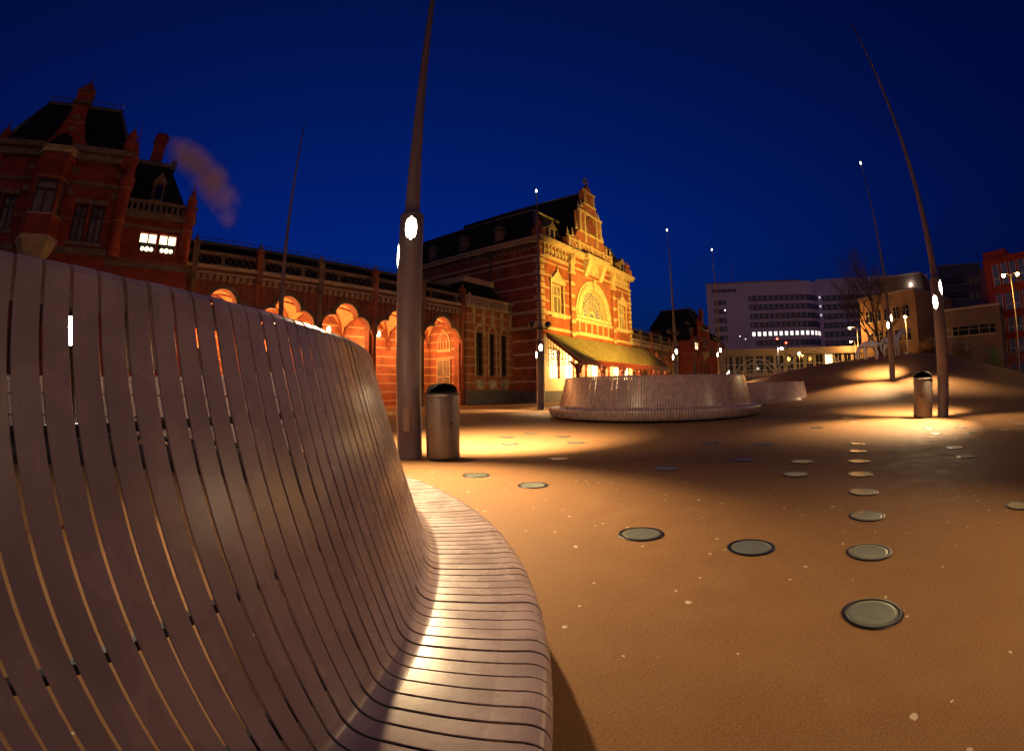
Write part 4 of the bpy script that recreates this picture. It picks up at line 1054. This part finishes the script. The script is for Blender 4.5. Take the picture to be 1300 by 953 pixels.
# the far half of the building mirrors the near half
for o in mirror_list:
    c = o.copy(); COL.objects.link(c); c.parent = ST; c.scale = (-1, 1, 1)
    for ch in o.children:
        d = ch.copy(); COL.objects.link(d); d.parent = c
# a few of the far windows are lit
for a in (75.0, 76.0):
    mb = mb_(); mb.box(a, a + .5, PP - .02, PP - .006, 7.2, 8.2); part(mb, 'lit_window', M['litpane'])

# light of the station's own lamps
YEL = (1, .54, .075)
for s in (32.9, 36.9, 40.9, 44.9, 48.8): lamp('canopy_lamp', 'POINT', S(s, CP + 1.55, 3.0), 850, (1, .58, .17), rad=.12)
PJ = [(P6, 4.35, (26.0, 23.2, 3.6), 700, 44)]
for az_, d_, tg_, pw_, sz_ in ((19.85, 34.0, (36.5, 20.4, 8.4), 13500, 84), (25.3, 40.0, (42.0, 20.4, 8.6), 10500, 84)): PJ.append((pol(az_, d_), 5.0, tg_, pw_, sz_))
for k_, ((x_, y_), z_, tg_, pw_, sz_) in enumerate(PJ):
    tgt = S(*tg_); q = Vector((x_, y_, z_)); dv = (tgt - q).normalized()
    lamp('projector_light', 'SPOT', q + dv * .55, pw_, YEL, aim=dv, size=sz_, blend=.5, rad=.12)
    if k_:
        o = copy_tree(pj); tag(o, ('pair of projectors on the mast with two lit lamps beyond the middle bench', 'pair of projectors on the mast before the left edge of the office block')[k_ - 1], 'floodlight', 'projector pairs on the masts')
        o.location = q; o.rotation_euler = (0, 0, atan2(dv.y, dv.x) - pi / 2)
pj['group'] = 'projector pairs on the masts'

# ------------------------------------------------------------------ smoke from the chimney
def sight(x, y, p):
    """the point of the sight line of the survey photograph that lies p metres into the station"""
    F = 603.0; dx, dy = x - 650, -(y - 476.5); r = hypot(dx, dy); th = 2 * math.asin(r / 2 / F)
    v = cam_rot @ Vector((dx * sin(th) / r, dy * sin(th) / r, -cos(th))); t = p / (v.x * VX + v.y * VY)
    return Vector((v.x * t, v.y * t, EYE + v.z * t))
sm = bpy.data.materials.new('smoke'); sm.use_nodes = True
nt = sm.node_tree; nt.nodes.remove(nt.nodes['Principled BSDF']); vo = nt.nodes.new('ShaderNodeVolumePrincipled')
vo.inputs['Color'].default_value = (1, .76, .88, 1); vo.inputs['Anisotropy'].default_value = -.65  # town light put into the pink colour; strong backscatter brightens the plume
pa, pb = sight(205, 176, 22.95), sight(300, 282, 24.0); SL = (pb - pa).length
def node(t, **k):
    n = nt.nodes.new(t)
    for a, b in k.items(): setattr(n, a, b)
    return n
def mth(op, a, b=None, c=None):
    n = node('ShaderNodeMath', operation=op)
    for i, q in enumerate((a, b, c)):
        if q is None: continue
        if isinstance(q, (int, float)): n.inputs[i].default_value = q
        else: nt.links.new(q, n.inputs[i])
    return n.outputs[0]
tc = node('ShaderNodeTexCoord'); sx_ = node('ShaderNodeSeparateXYZ'); nt.links.new(tc.outputs['Object'], sx_.inputs[0])
nz = node('ShaderNodeTexNoise'); nz.inputs['Scale'].default_value = .8; nz.inputs['Detail'].default_value = 5; nt.links.new(tc.outputs['Object'], nz.inputs['Vector'])
fx = mth('DIVIDE', sx_.outputs[0], SL)                                  # 0 at the chimney, 1 at the far end
bow = mth('MULTIPLY', mth('MULTIPLY', fx, mth('SUBTRACT', 1, fx)), 2.4)  # the plume arches upwards
rad_ = mth('ADD', mth('MULTIPLY', mth('POWER', mth('MULTIPLY', fx, mth('SUBTRACT', 1.15, fx)), .5), 1.7), .16)
dy_ = sx_.outputs[1]; dz_ = mth('SUBTRACT', sx_.outputs[2], bow)
rr_ = mth('DIVIDE', mth('SQRT', mth('ADD', mth('MULTIPLY', dy_, dy_), mth('MULTIPLY', dz_, dz_))), rad_)
core = mth('MAXIMUM', mth('SUBTRACT', 1, rr_), 0)
wisp = mth('MAXIMUM', mth('MULTIPLY', mth('SUBTRACT', nz.outputs['Fac'], .37), 4.2), 0)
ends = mth('MULTIPLY', mth('MAXIMUM', mth('SUBTRACT', 1, mth('POWER', mth('ABSOLUTE', mth('SUBTRACT', mth('MULTIPLY', fx, 2), 1)), 4)), 0), 1)
dens = mth('MULTIPLY', mth('MULTIPLY', mth('MULTIPLY', core, wisp), ends), 2.1)
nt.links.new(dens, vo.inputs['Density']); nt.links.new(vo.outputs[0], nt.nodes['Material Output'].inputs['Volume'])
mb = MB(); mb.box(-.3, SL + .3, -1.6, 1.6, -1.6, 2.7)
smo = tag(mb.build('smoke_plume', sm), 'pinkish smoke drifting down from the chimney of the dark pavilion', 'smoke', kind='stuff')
ex = (pb - pa).normalized(); ez = (Vector((0, 0, 1)) - ex * ex.z).normalized(); ey = ez.cross(ex)
smo.matrix_world = Matrix.Translation(pa) @ Matrix((ex, ey, ez)).transposed().to_4x4()

# ------------------------------------------------------------------ buildings beyond the plaza
def frame(az0, d0, az1, d1, name, lab, cat, z=0.0):
    """an empty at the left end of a front; returns it and the front's length (x along the front, y into the building)"""
    a, b = Vector((*pol(az0, d0), z)), Vector((*pol(az1, d1), z)); v = b - a
    return empty(name, a, atan2(v.y, v.x), label=lab, cat=cat), v.length
HB, HLn = frame(24.1, 150, 38.6, 153, 'office_building', 'large pale concrete block with bands of blue windows and one lit row', 'office building')
mb = MB(); nn = 12; RR = 7.0
ol = [(0, 0)] + [(HLn - RR + RR * sin(R(90 * i / nn)), RR - RR * cos(R(90 * i / nn))) for i in range(nn + 1)] + [(HLn, 30), (0, 30)]
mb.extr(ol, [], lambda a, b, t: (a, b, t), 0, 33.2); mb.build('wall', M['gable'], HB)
def curve_at(x, d):
    """point of the rounded front d metres out from the wall"""
    if x <= HLn - RR: return (x, -d)
    a = (x - (HLn - RR)) / RR
    return (HLn - RR + (RR + d) * sin(a), RR - (RR + d) * cos(a))
def band(x0, x1, z0, z1, d, mt, name, par, m2=None, step=1.0, w_=.62):
    """window band: a thin shell on the curved front with separate panes set on it"""
    mb = MB(); x = x0; n_ = max(1, int((x1 - x0) / 1.0)); ps = [curve_at(x0 + (x1 - x0) * i / n_, d) for i in range(n_ + 1)]; qs = [curve_at(x0 + (x1 - x0) * i / n_, .003) for i in range(n_ + 1)]
    for i in range(n_):
        mb.hexa([(*qs[i], z0), (*qs[i + 1], z0), (*ps[i + 1], z0), (*ps[i], z0), (*qs[i], z1), (*qs[i + 1], z1), (*ps[i + 1], z1), (*ps[i], z1)])
    o = mb.build(name, M[mt], par)
    if m2:
        mb = MB(); n_ = int((x1 - x0) / step)
        for i in range(n_):
            a0 = x0 + (x1 - x0) * (i + .5 - w_ / 2) / n_; a1 = x0 + (x1 - x0) * (i + .5 + w_ / 2) / n_
            p0, p1, q0, q1 = curve_at(a0, d + .05), curve_at(a1, d + .05), curve_at(a0, d + .003), curve_at(a1, d + .003)
            mb.hexa([(*q0, z0 + .2), (*q1, z0 + .2), (*p1, z0 + .2), (*p0, z0 + .2), (*q0, z1 - .2), (*q1, z1 - .2), (*p1, z1 - .2), (*p0, z1 - .2)])
        mb.build('pane', M[m2], o)
    return o
for k, z in enumerate((28.0, 25.2, 22.4, 19.7, 16.9, 14.1)):
    lit = k == 4
    band(HLn * (.36 if k < 5 else .40), HLn + 2.5, z - .85, z + .85, .10, 'bluedark', 'window_band', HB, 'litwhite' if lit else 'bluepane', 1.7, .6 if not lit else .6)
    if k < 5: band(HLn * .06, HLn * .16, z - 1.6, z - .1, .10, 'bluedark', 'stair_window_band', HB, 'bluepane', 1.7)
mb = MB(); x = 1.8
for k in range(11):
    w_ = random.uniform(.45, .75); mb.box(x, x + w_, -.12, -.003, 30.4, 31.3)
    if k % 3: mb.box(x + .12, x + .2, -.12, -.003, 31.32, 31.55)
    x += w_ + .22
mb.build('sign_lettering', M['framedark'], HB)
mb = MB(); mb.box(-.15, HLn - 7, -.2, .2, 33.21, 33.5); mb.box(9, 9.12, 4, 4.12, 33.2, 42); mb.box(40, 40.1, 4, 4.1, 33.2, 36.5); mb.box(62, 68, 6, 12, 33.2, 34.8); mb.build('roof_edge', M['gable2'], HB)
HB2, L2_ = frame(38.0, 166, 53, 172, 'office_wing', 'set back wing of the pale office block, behind the bare tree', 'office building')
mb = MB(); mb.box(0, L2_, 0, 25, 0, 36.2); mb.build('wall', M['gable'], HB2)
for z in (29.5, 26.5, 23.4, 20.4, 17.4, 14.4):
    mb = MB(); mb.box(2, L2_ - 1, -.1, -.003, z - .9, z + .9); o = mb.build('window_band', M['bluedark'], HB2)
    mb = MB()
    for k in range(18): mb.box(2.6 + k * 2.2, 4.0 + k * 2.2, -.16, -.103, z - .65, z + .65)
    mb.build('pane', M['bluepane'], o)
for z in (30, 27, 24): 
    mb = MB(); mb.box(1.0, 1.4, -.2, -.003, z - .2, z + .2); mb.build('wall_lamp', M['litwhite'], HB2)

# low glazed hall
GH, GL = frame(25.6, 96, 43.6, 100, 'glazed_hall', 'long low pale hall with a row of windows, brightly lit yellow in its middle', 'hall')
mb = MB(); mb.box(0, GL, 0, 14, 0, 3.4); mb.box(0, GL, .25, 14, 3.4, 7.0); mb.box(-.4, GL + .4, -.5, 14, 7.0, 8.3); mb.build('wall', M['hallwall'], GH)
for k in range(14):
    a = .5 + k * (GL - 1) / 14; mb = MB(); mb.box(a + .15, a + 1.75, .18, .246, 3.6, 6.8); o = mb.build('window', M['pane' if k not in (10,) else 'litpane'], GH)
    mb = MB(); mb.box(a + .05, a + .148, .1, .246, 3.45, 6.98); mb.box(a + 1.752, a + 1.85, .1, .246, 3.45, 6.98); mb.box(a + .92, a + .98, .12, .176, 3.6, 6.8); mb.box(a + .15, a + 1.75, .1, .177, 5.2, 5.3); mb.build('frame', M['white'], o)
# arched white bridge in front of it
AB, AL = frame(26.6, 84, 41.6, 76, 'arched_footbridge', 'white arched steel footbridge in front of the low glazed hall', 'footbridge')
mb = MB()
for y in (0, 3.0):
    for a0, a1, h in ((0, AL * .42, 3.2), (AL * .36, AL, 4.2)):
        mb.tube([(a0 + (a1 - a0) * i / 24, y, 2.4 + h * sin(pi * i / 24)) for i in range(25)], .075, 6)
mb.build('arch', M['white'], AB)
mb = MB(); mb.box(0, AL, -.2, 3.2, 2.3, 2.6); mb.build('deck', M['gable2'], AB)
mb = MB()
for k in range(34): mb.box(AL * k / 34, AL * k / 34 + .06, -.03, .03, 2.6, 3.6)
mb.box(0, AL, -.035, .035, 3.6, 3.68); mb.build('railing', M['white'], AB)
for k in range(5):
    mb = MB(); a = AL * (k + .5) / 5; mb.box(a - .15, a + .15, 1.2, 1.8, 0, 2.3); mb.build('pier', M['gable2'], AB)

# tan and grey buildings behind the mound
def block(az0, d0, az1, d1, name, lab, h, dep, mt, rows, cols, ww, wh, z0, dz, pane='pane', ledge=True, x0=1.0):
    o, l = frame(az0, d0, az1, d1, name, lab, 'building')
    mb = MB(); mb.box(0, l, 0, dep, 0, h); mb.build('wall', M[mt], o)
    if ledge: mb = MB(); mb.box(-.12, l + .12, -.14, dep + .1, h, h + .3); mb.build('roof_edge', M['gable2'], o)
    for r in range(rows):
        for c in range(cols):
            a = x0 + (l - 2 * x0) * (c + .5) / cols; z = z0 + dz * r
            mb = MB(); mb.box(a - ww / 2, a + ww / 2, -.05, -.004, z, z + wh); w_ = mb.build('window', M[pane if (r * 7 + c * 3) % 11 else 'panewarm'], o)
            mb = MB(); mb.box(a - ww / 2 - .08, a + ww / 2 + .08, -.1, -.004, z - .14, z - .004); mb.box(a - .035, a + .035, -.08, -.052, z, z + wh); mb.box(a - ww / 2, a + ww / 2, -.09, -.082, z + wh * .62, z + wh * .66); mb.build('frame', M['frame'], w_)
    return o, l
block(43.4, 74, 50.9, 68, 'tan_building', 'tan brick building lit orange at its left end, behind the horse statues', 13.0, 14, 'tanbrick', 3, 5, 1.1, 1.5, 3.4, 3.1)
o, l = block(46.6, 96, 52.2, 94, 'flat_roofed_building', 'dark flat roofed building with one wall lamp, behind the tan building', 20.5, 16, 'greybrick', 2, 4, 1.6, 1.3, 13.2, 3.2)
mb = MB(); mb.lathe([(0, -.16), (.16, -.08), (.16, .08), (0, .16)], (l * .72, -.4, 18.6), 10); mb.box(l * .72 - .05, l * .72 + .05, -.4, -.003, 18.55, 18.65, 0); mb.build('wall_lamp', M['whitelamp'], o)
block(54.6, 118, 60.5, 120, 'slate_grey_tower', 'dark slate grey block rising behind the low grey building', 26.5, 20, 'bluedark', 5, 6, 1.3, 1.5, 9, 3.3)
o, l = block(53.4, 62, 62.4, 60, 'low_grey_building', 'low grey brick building with a small green door beside the red tower', 8.9, 12, 'greybrick', 1, 5, 1.7, 1.0, 6.0, 3)
mb = MB(); mb.box(l * .80, l * .80 + 1.2, -.06, -.004, .5, 4.4); mb.build('door', M['green'], o)
RT, RL = frame(61.0, 66, 74, 62, 'red_brick_tower', 'dark red brick tower block with strips of tall windows at the right edge', 'tower block')
mb = MB(); mb.box(0, RL, 0, 14, 0, 15.2); mb.build('wall', M['redpanel'], RT)
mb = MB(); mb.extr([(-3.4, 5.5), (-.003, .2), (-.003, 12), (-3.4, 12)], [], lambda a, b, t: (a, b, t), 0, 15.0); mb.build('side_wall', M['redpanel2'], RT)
mb = MB(); mb.box(-.1, 3.8, .6, 12, 15.2, 16.4); mb.box(-.08, RL, -.12, -.004, 14.9, 15.3); mb.build('roof_storey', M['redpanel'], RT)
for z, h, n_ in ((12.0, 2.5, 6), (8.9, 2.0, 6), (6.3, 1.7, 6), (3.9, 1.6, 6), (1.4, 1.3, 5)):
    for k in range(n_):
        a = 1.5 + k * 1.5; mb = MB(); mb.box(a, a + .95, -.05, -.004, z, z + h); w_ = mb.build('window', M['bluepane'], RT)
        mb = MB(); mb.box(a - .08, a - .003, -.1, -.004, z - .05, z + h + .05); mb.box(a + .953, a + 1.03, -.1, -.004, z - .05, z + h + .05); mb.box(a, a + .95, -.09, -.052, z + h * .3, z + h * .3 + .07); mb.build('frame', M['white'], w_)

# ------------------------------------------------------------------ street lamps, signals
def street_lamp(x, y, h, arm, az, lab, col='sodium', double=False, power=0, lc=(1, .45, .10)):
    t = empty('street_lamp', (x, y, 0), R(az), label=lab, cat='street lamp', group='orange street lamps beyond the mound')
    mb = MB(); mb.lathe([(.11, 0), (.11, 1.0), (.075, 1.05), (.05, h - .1)], n=10)
    if arm: mb.tube([(0, 0, h - .12), (-arm * .5, 0, h + .05), (-arm, 0, h + .05)], .04, 6)
    if double: mb.tube([(0, 0, h - .12), (arm * .5, 0, h + .05), (arm, 0, h + .05)], .04, 6)
    mb.build('pole', M['galv'], t)
    for sg in ((-1, 1) if double else (-1,)):
        mb = MB(); mb.lathe([(.05, .16), (.16, .1), (.24, .0), (.22, -.03)], (sg * arm, 0, h), 12); mb.build('lamp_head', M['galv'], t)
        mb = MB(); mb.lathe([(.20, -.035), (.21, -.12), (.13, -.24), (0, -.28)], (sg * arm, 0, h), 12); mb.build('lamp_globe', M[col], t)
    if power:
        p = t.location + Vector((-arm * cos(R(az)), -arm * sin(R(az)), h - .5)); lamp('street_light', 'POINT', p, power, lc, rad=.2)
    return t
x, y = pol(42.9, 72); street_lamp(x, y, 9.0, 1.2, -40, 'orange street lamp on an arm, the upper of two left of the tan building', power=1500)
x, y = pol(42.5, 96); street_lamp(x, y, 9.0, .9, -40, 'orange street lamp lower and farther than its twin left of the tan building', power=1500)
x, y = pol(49.35, 60); street_lamp(x, y, 8.6, 0.0, 0, 'orange globe street lamp straight above its pole, right of the horse statues', power=420)
x, y = pol(64.6, 48); street_lamp(x, y, 10.0, .85, -62, 'high double headed street lamp in front of the red brick tower', double=True, power=350)
def signal(az, d, h, lab, lampz):
    x, y = pol(az, d); t = empty('traffic_signal', (x, y, 0), R(-az), label=lab, cat='traffic light', group='traffic signals beyond the low bench')
    mb = MB(); mb.lathe([(.09, 0), (.07, h)], n=8); mb.build('post', M['galv'], t)
    mb = MB(); mb.box(-.2, .2, -.2, .1, h - .95, h + .05); mb.build('signal_head', M['dark'], t)
    mb = MB(); mb.lathe([(0, 0), (.14, .01), (.1, .05), (0, .07)], (0, 0, 0), 10); o = mb.build('red_light', M['redlamp'], t); o.rotation_euler = (R(90), 0, 0); o.location = (0, -.21, h - .15)
    if lampz:
        mb = MB(); mb.tube([(0, 0, lampz), (.45, 0, lampz + .1)], .03, 5); mb.lathe([(0, -.2), (.16, -.1), (.16, .06), (0, .12)], (.55, 0, lampz + .05), 10); mb.build('side_lamp', M['whitelamp'], t)
signal(32.6, 62, 7.0, 'tall signal post with red light and small white side lamp, left of another', 5.6)
signal(33.7, 66, 6.8, 'tall signal post with red light only, in front of the lit yellow part', 0)
for az, d, z in ((35.3, 88, 0), ):
    x, y = pol(az, d); lamp('yellow_light', 'POINT', (x, y, 6.6), 1500, (1, .58, .10), rad=.3)
    t = empty('globe_lamp', (x, y, 0), label='bright yellow globe lamp on a post lighting the middle of the low hall', cat='lamp'); mb = MB(); mb.lathe([(.08, 0), (.06, 6.2)], n=8); mb.build('post', M['galv'], t); mb = MB(); mb.lathe([(0, 6.2), (.2, 6.3), (.28, 6.5), (.2, 6.7), (0, 6.8)], n=12); mb.build('lamp_globe', M['sodium'], t)
x, y = pol(43.2, 66); lamp('tan_wall_light', 'POINT', (x, y, 4.5), 380, (1, .5, .14), rad=.3)

# ------------------------------------------------------------------ railing on the mound's edge
pts = [pol(az, 38 + .06 * (az - 60)) for az in [53.0 + .75 * k for k in range(25)]]
x0, y0 = pts[0]; FR = empty('railing_fence', (x0, y0, hill(x0, y0)), label='galvanised bar railing along the far right edge of the mound', cat='railing')
o0 = (-x0, -y0, -hill(x0, y0)); tops = []
bars = MB(o0); rails = [MB(o0), MB(o0)]
for i, (x, y) in enumerate(pts):
    z = hill(x, y)
    if i % 3 == 0:
        mb = MB(o0); mb.lathe([(.035, -.05), (.035, 1.25), (.02, 1.27)], (x, y, z), 8); mb.build('post', M['galv'], FR)
    if i + 1 < len(pts):
        xb, yb = pts[i + 1]; zb = hill(xb, yb)
        for h, rl in zip((.15, 1.15), rails): rl.tube([(x, y, z + h), (xb, yb, zb + h)], .022, 5)
        for k in range(4):
            f = (k + .5) / 4; bx, by, bz = x + (xb - x) * f, y + (yb - y) * f, z + (zb - z) * f
            bars.tube([(bx, by, bz + .15), (bx, by, bz + 1.15)], .009, 4)
[rl.build('rail', M['galv'], FR) for rl in rails]; bars.build('bar_lattice', M['galv'], FR)

# ------------------------------------------------------------------ trees
def tree(x, y, h, lab, seed, crown, leafy=0, name='bare_tree', spread=.42):
    rnd = random.Random(seed); z0 = max(hill(x, y) - .1, 0)
    t = empty(name, (x, y, z0), label=lab, cat='tree', group='trees behind the mound')
    mb = MB(); cr = MB(); tips = []
    def grow(p, d, l, r, lev):
        pts = [p]; q = p; n_ = 4
        for i in range(n_):
            d = (d + Vector((rnd.uniform(-.16, .16), rnd.uniform(-.16, .16), .07))).normalized(); q = q + d * l / n_; pts.append(q)
        rr = [max(r * (1 - .5 * i / n_), .012) for i in range(n_ + 1)]
        (mb if lev < 1 else cr).tube(pts, rr, 6 if lev < 2 else 4)
        if lev >= 5: tips.append(q); return
        nb = 4 if lev == 0 else 3 if lev < 4 else 2
        for k in range(nb):
            f = rnd.uniform(.45, 1.0) if lev else rnd.uniform(.55, 1.0)
            idx = min(int(f * n_), n_ - 1); b = pts[idx] + (pts[idx + 1] - pts[idx]) * (f * n_ - idx)
            a = rnd.uniform(0, 2 * pi); dv = (d + Vector((cos(a), sin(a), rnd.uniform(-.1, .4))) * spread * 1.8).normalized()
            grow(b, dv, l * rnd.uniform(.58, .78), max(r * .55, .012), lev + 1)
        grow(q, d, l * .7, max(r * .6, .012), lev + 1)
    grow(Vector((0, 0, 0)), Vector((0, 0, 1)), h * .30, h * .011 + .04, 0)
    mb.build('trunk', M['bark'], t)
    cr.build('crown', M['bark'], t)
    if leafy:
        lf = MB()
        for q in tips:
            for k in range(leafy):
                c = q + Vector((rnd.gauss(0, .28), rnd.gauss(0, .28), rnd.gauss(0, .25))); s = rnd.uniform(.05, .11)
                a = Vector((rnd.uniform(-1, 1), rnd.uniform(-1, 1), rnd.uniform(-1, 1))).normalized(); b = a.orthogonal().normalized(); cc = a.cross(b)
                lf.poly([c + a * s, c + b * s * .6, c - a * s, c - b * s * .6])
        lf.build('foliage', M['leaf'], t, fix=False)
    return t
x, y = pol(46.0, 54); tree(x, y, 19.5, 'tall bare tree behind the horse statues, in front of the tan building', 5, 0)
x, y = pol(47.9, 64); tree(x, y, 8.5, 'small tree with brown leaves clinging on, lit orange by the globe lamp at its right', 9, 0, 3, 'leafy_tree', .5)
x, y = pol(52.4, 63); tree(x, y, 7.6, 'small brown leaved tree behind the right-hand mast', 12, 0, 3, 'leafy_tree', .5)
x, y = pol(56.8, 58); tree(x, y, 7.0, 'thin bare tree in front of the low grey building', 21, 0, 0, 'bare_tree', .5)

# ------------------------------------------------------------------ horse statues
def horse(name, lab, loc, rz, sc, grazing):
    V = {}; E = []; rad = []
    def v(n, p, r, frm=None):
        V[n] = len(rad); rad.append((p, r))
        if frm is not None: E.append((V[frm], V[n]))
    v('pelvis', (0, 0, 1.18), .27); v('mid', (.42, 0, 1.12), .29, 'pelvis'); v('chest', (.86, 0, 1.14), .29, 'mid')
    if grazing:
        v('neck', (1.20, 0, 1.05), .19, 'chest'); v('neck2', (1.45, 0, .74), .14, 'neck'); v('poll', (1.62, 0, .44), .115, 'neck2')
        v('jaw', (1.60, .0, .25), .105, 'poll'); v('muzzle', (1.52, 0, .05), .065, 'jaw')
        v('ear', (1.72, .05, .50), .03, 'poll')
    else:
        v('neck', (1.16, 0, 1.38), .19, 'chest'); v('neck2', (1.38, 0, 1.62), .14, 'neck'); v('poll', (1.52, 0, 1.80), .115, 'neck2')
        v('jaw', (1.70, 0, 1.70), .105, 'poll'); v('muzzle', (1.93, 0, 1.55), .065, 'jaw'); v('ear', (1.48, .05, 1.93), .03, 'poll')
    v('tail', (-.26, 0, 1.18), .07, 'pelvis'); v('tail2', (-.42, 0, .85), .06, 'tail'); v('tail3', (-.44, 0, .5), .035, 'tail2')
    for sg, dx in ((1, .0), (-1, .16 if grazing else -.1)):
        a = 'h%d' % sg; y = .15 * sg
        v(a + '1', (-.02 + dx * .3, y, .98), .20, 'pelvis'); v(a + '2', (.06 + dx * .6, y, .76), .13, a + '1'); v(a + '3', (-.14 + dx, y, .50), .075, a + '2'); v(a + '4', (-.10 + dx, y, .16), .05, a + '3'); v(a + '5', (-.06 + dx, y, .03), .07, a + '4')
        b = 'f%d' % sg; dx = -dx
        v(b + '1', (.90, y, .92), .16, 'chest'); v(b + '2', (.94 + dx * .5, y, .68), .095, b + '1'); v(b + '3', (.92 + dx, y, .42), .065, b + '2'); v(b + '4', (.92 + dx, y, .14), .048, b + '3'); v(b + '5', (.96 + dx, y, .03), .07, b + '4')
    me = bpy.data.meshes.new(name); me.from_pydata([p for p, r in rad], E, []); o = bpy.data.objects.new(name, me); COL.objects.link(o); me.materials.append(M['statue'])
    sk = o.modifiers.new('skin', 'SKIN'); sk.use_smooth_shade = True
    o.data.skin_vertices[0].data[0].use_root = True
    for i, (p, r) in enumerate(rad): me.skin_vertices[0].data[i].radius = (r * .82 if i < 3 else r, r)
    sb = o.modifiers.new('sub', 'SUBSURF'); sb.levels = 2; sb.render_levels = 2
    o.location = loc; o.rotation_euler = (0, 0, rz); o.scale = (sc, sc, sc)
    return tag(o, lab, 'horse statue', 'white horse statues on the mound')
x, y = pol(45.2, 35.5); horse('horse_statue', 'white horse statue grazing with its head down, left of the two on the mound', (x, y, hill(x, y) - .03), R(-45 + 180 - 8), 1.0, True)
x, y = pol(46.5, 36.2); horse('horse_statue', 'white horse statue half hidden behind the mast on the mound', (x, y, hill(x, y) - .03), R(-45 + 25), 1.08, False)

# ------------------------------------------------------------------ parked car behind the crest
def car(x, y, z, rz, lab):
    t = empty('parked_car', (x, y, z), rz, label=lab, cat='car')
    prof = [(-2.1, .35), (-2.15, .75), (-2.0, .95), (-1.3, 1.02), (-.75, 1.42), (.55, 1.45), (1.2, 1.0), (1.95, .88), (2.1, .65), (2.1, .35)]
    mb = MB(); mb.extr(prof, [], lambda a, b, q: (a, q, b), -.82, .82); mb.build('body', M['carbody'], t)
    mb = MB(); mb.extr([(-1.2, 1.04), (-.72, 1.37), (.5, 1.39), (1.05, 1.03)], [], lambda a, b, q: (a, q, b), -.83, .83); mb.build('side_window', M['pane'], t)
    for sx in (-1.3, 1.3):
        for sy in (-.78, .78):
            mb = MB(); mb.lathe([(0, -.1), (.32, -.1), (.33, .1), (0, .1)], n=18); w_ = mb.build('wheel', M['tyre'], t); w_.location = (sx, sy, .33); w_.rotation_euler = (R(90), 0, 0)
    for sy in (-.6, .6):
        mb = MB(); mb.box(2.07, 2.115, sy - .16, sy + .16, .62, .76); mb.build('headlight', M['whitelamp'], t)
x, y = pol(48.9, 47.5); car(x, y, hill(x, y), R(120), 'silver parked car with lit headlights behind the crest, right of the horses')
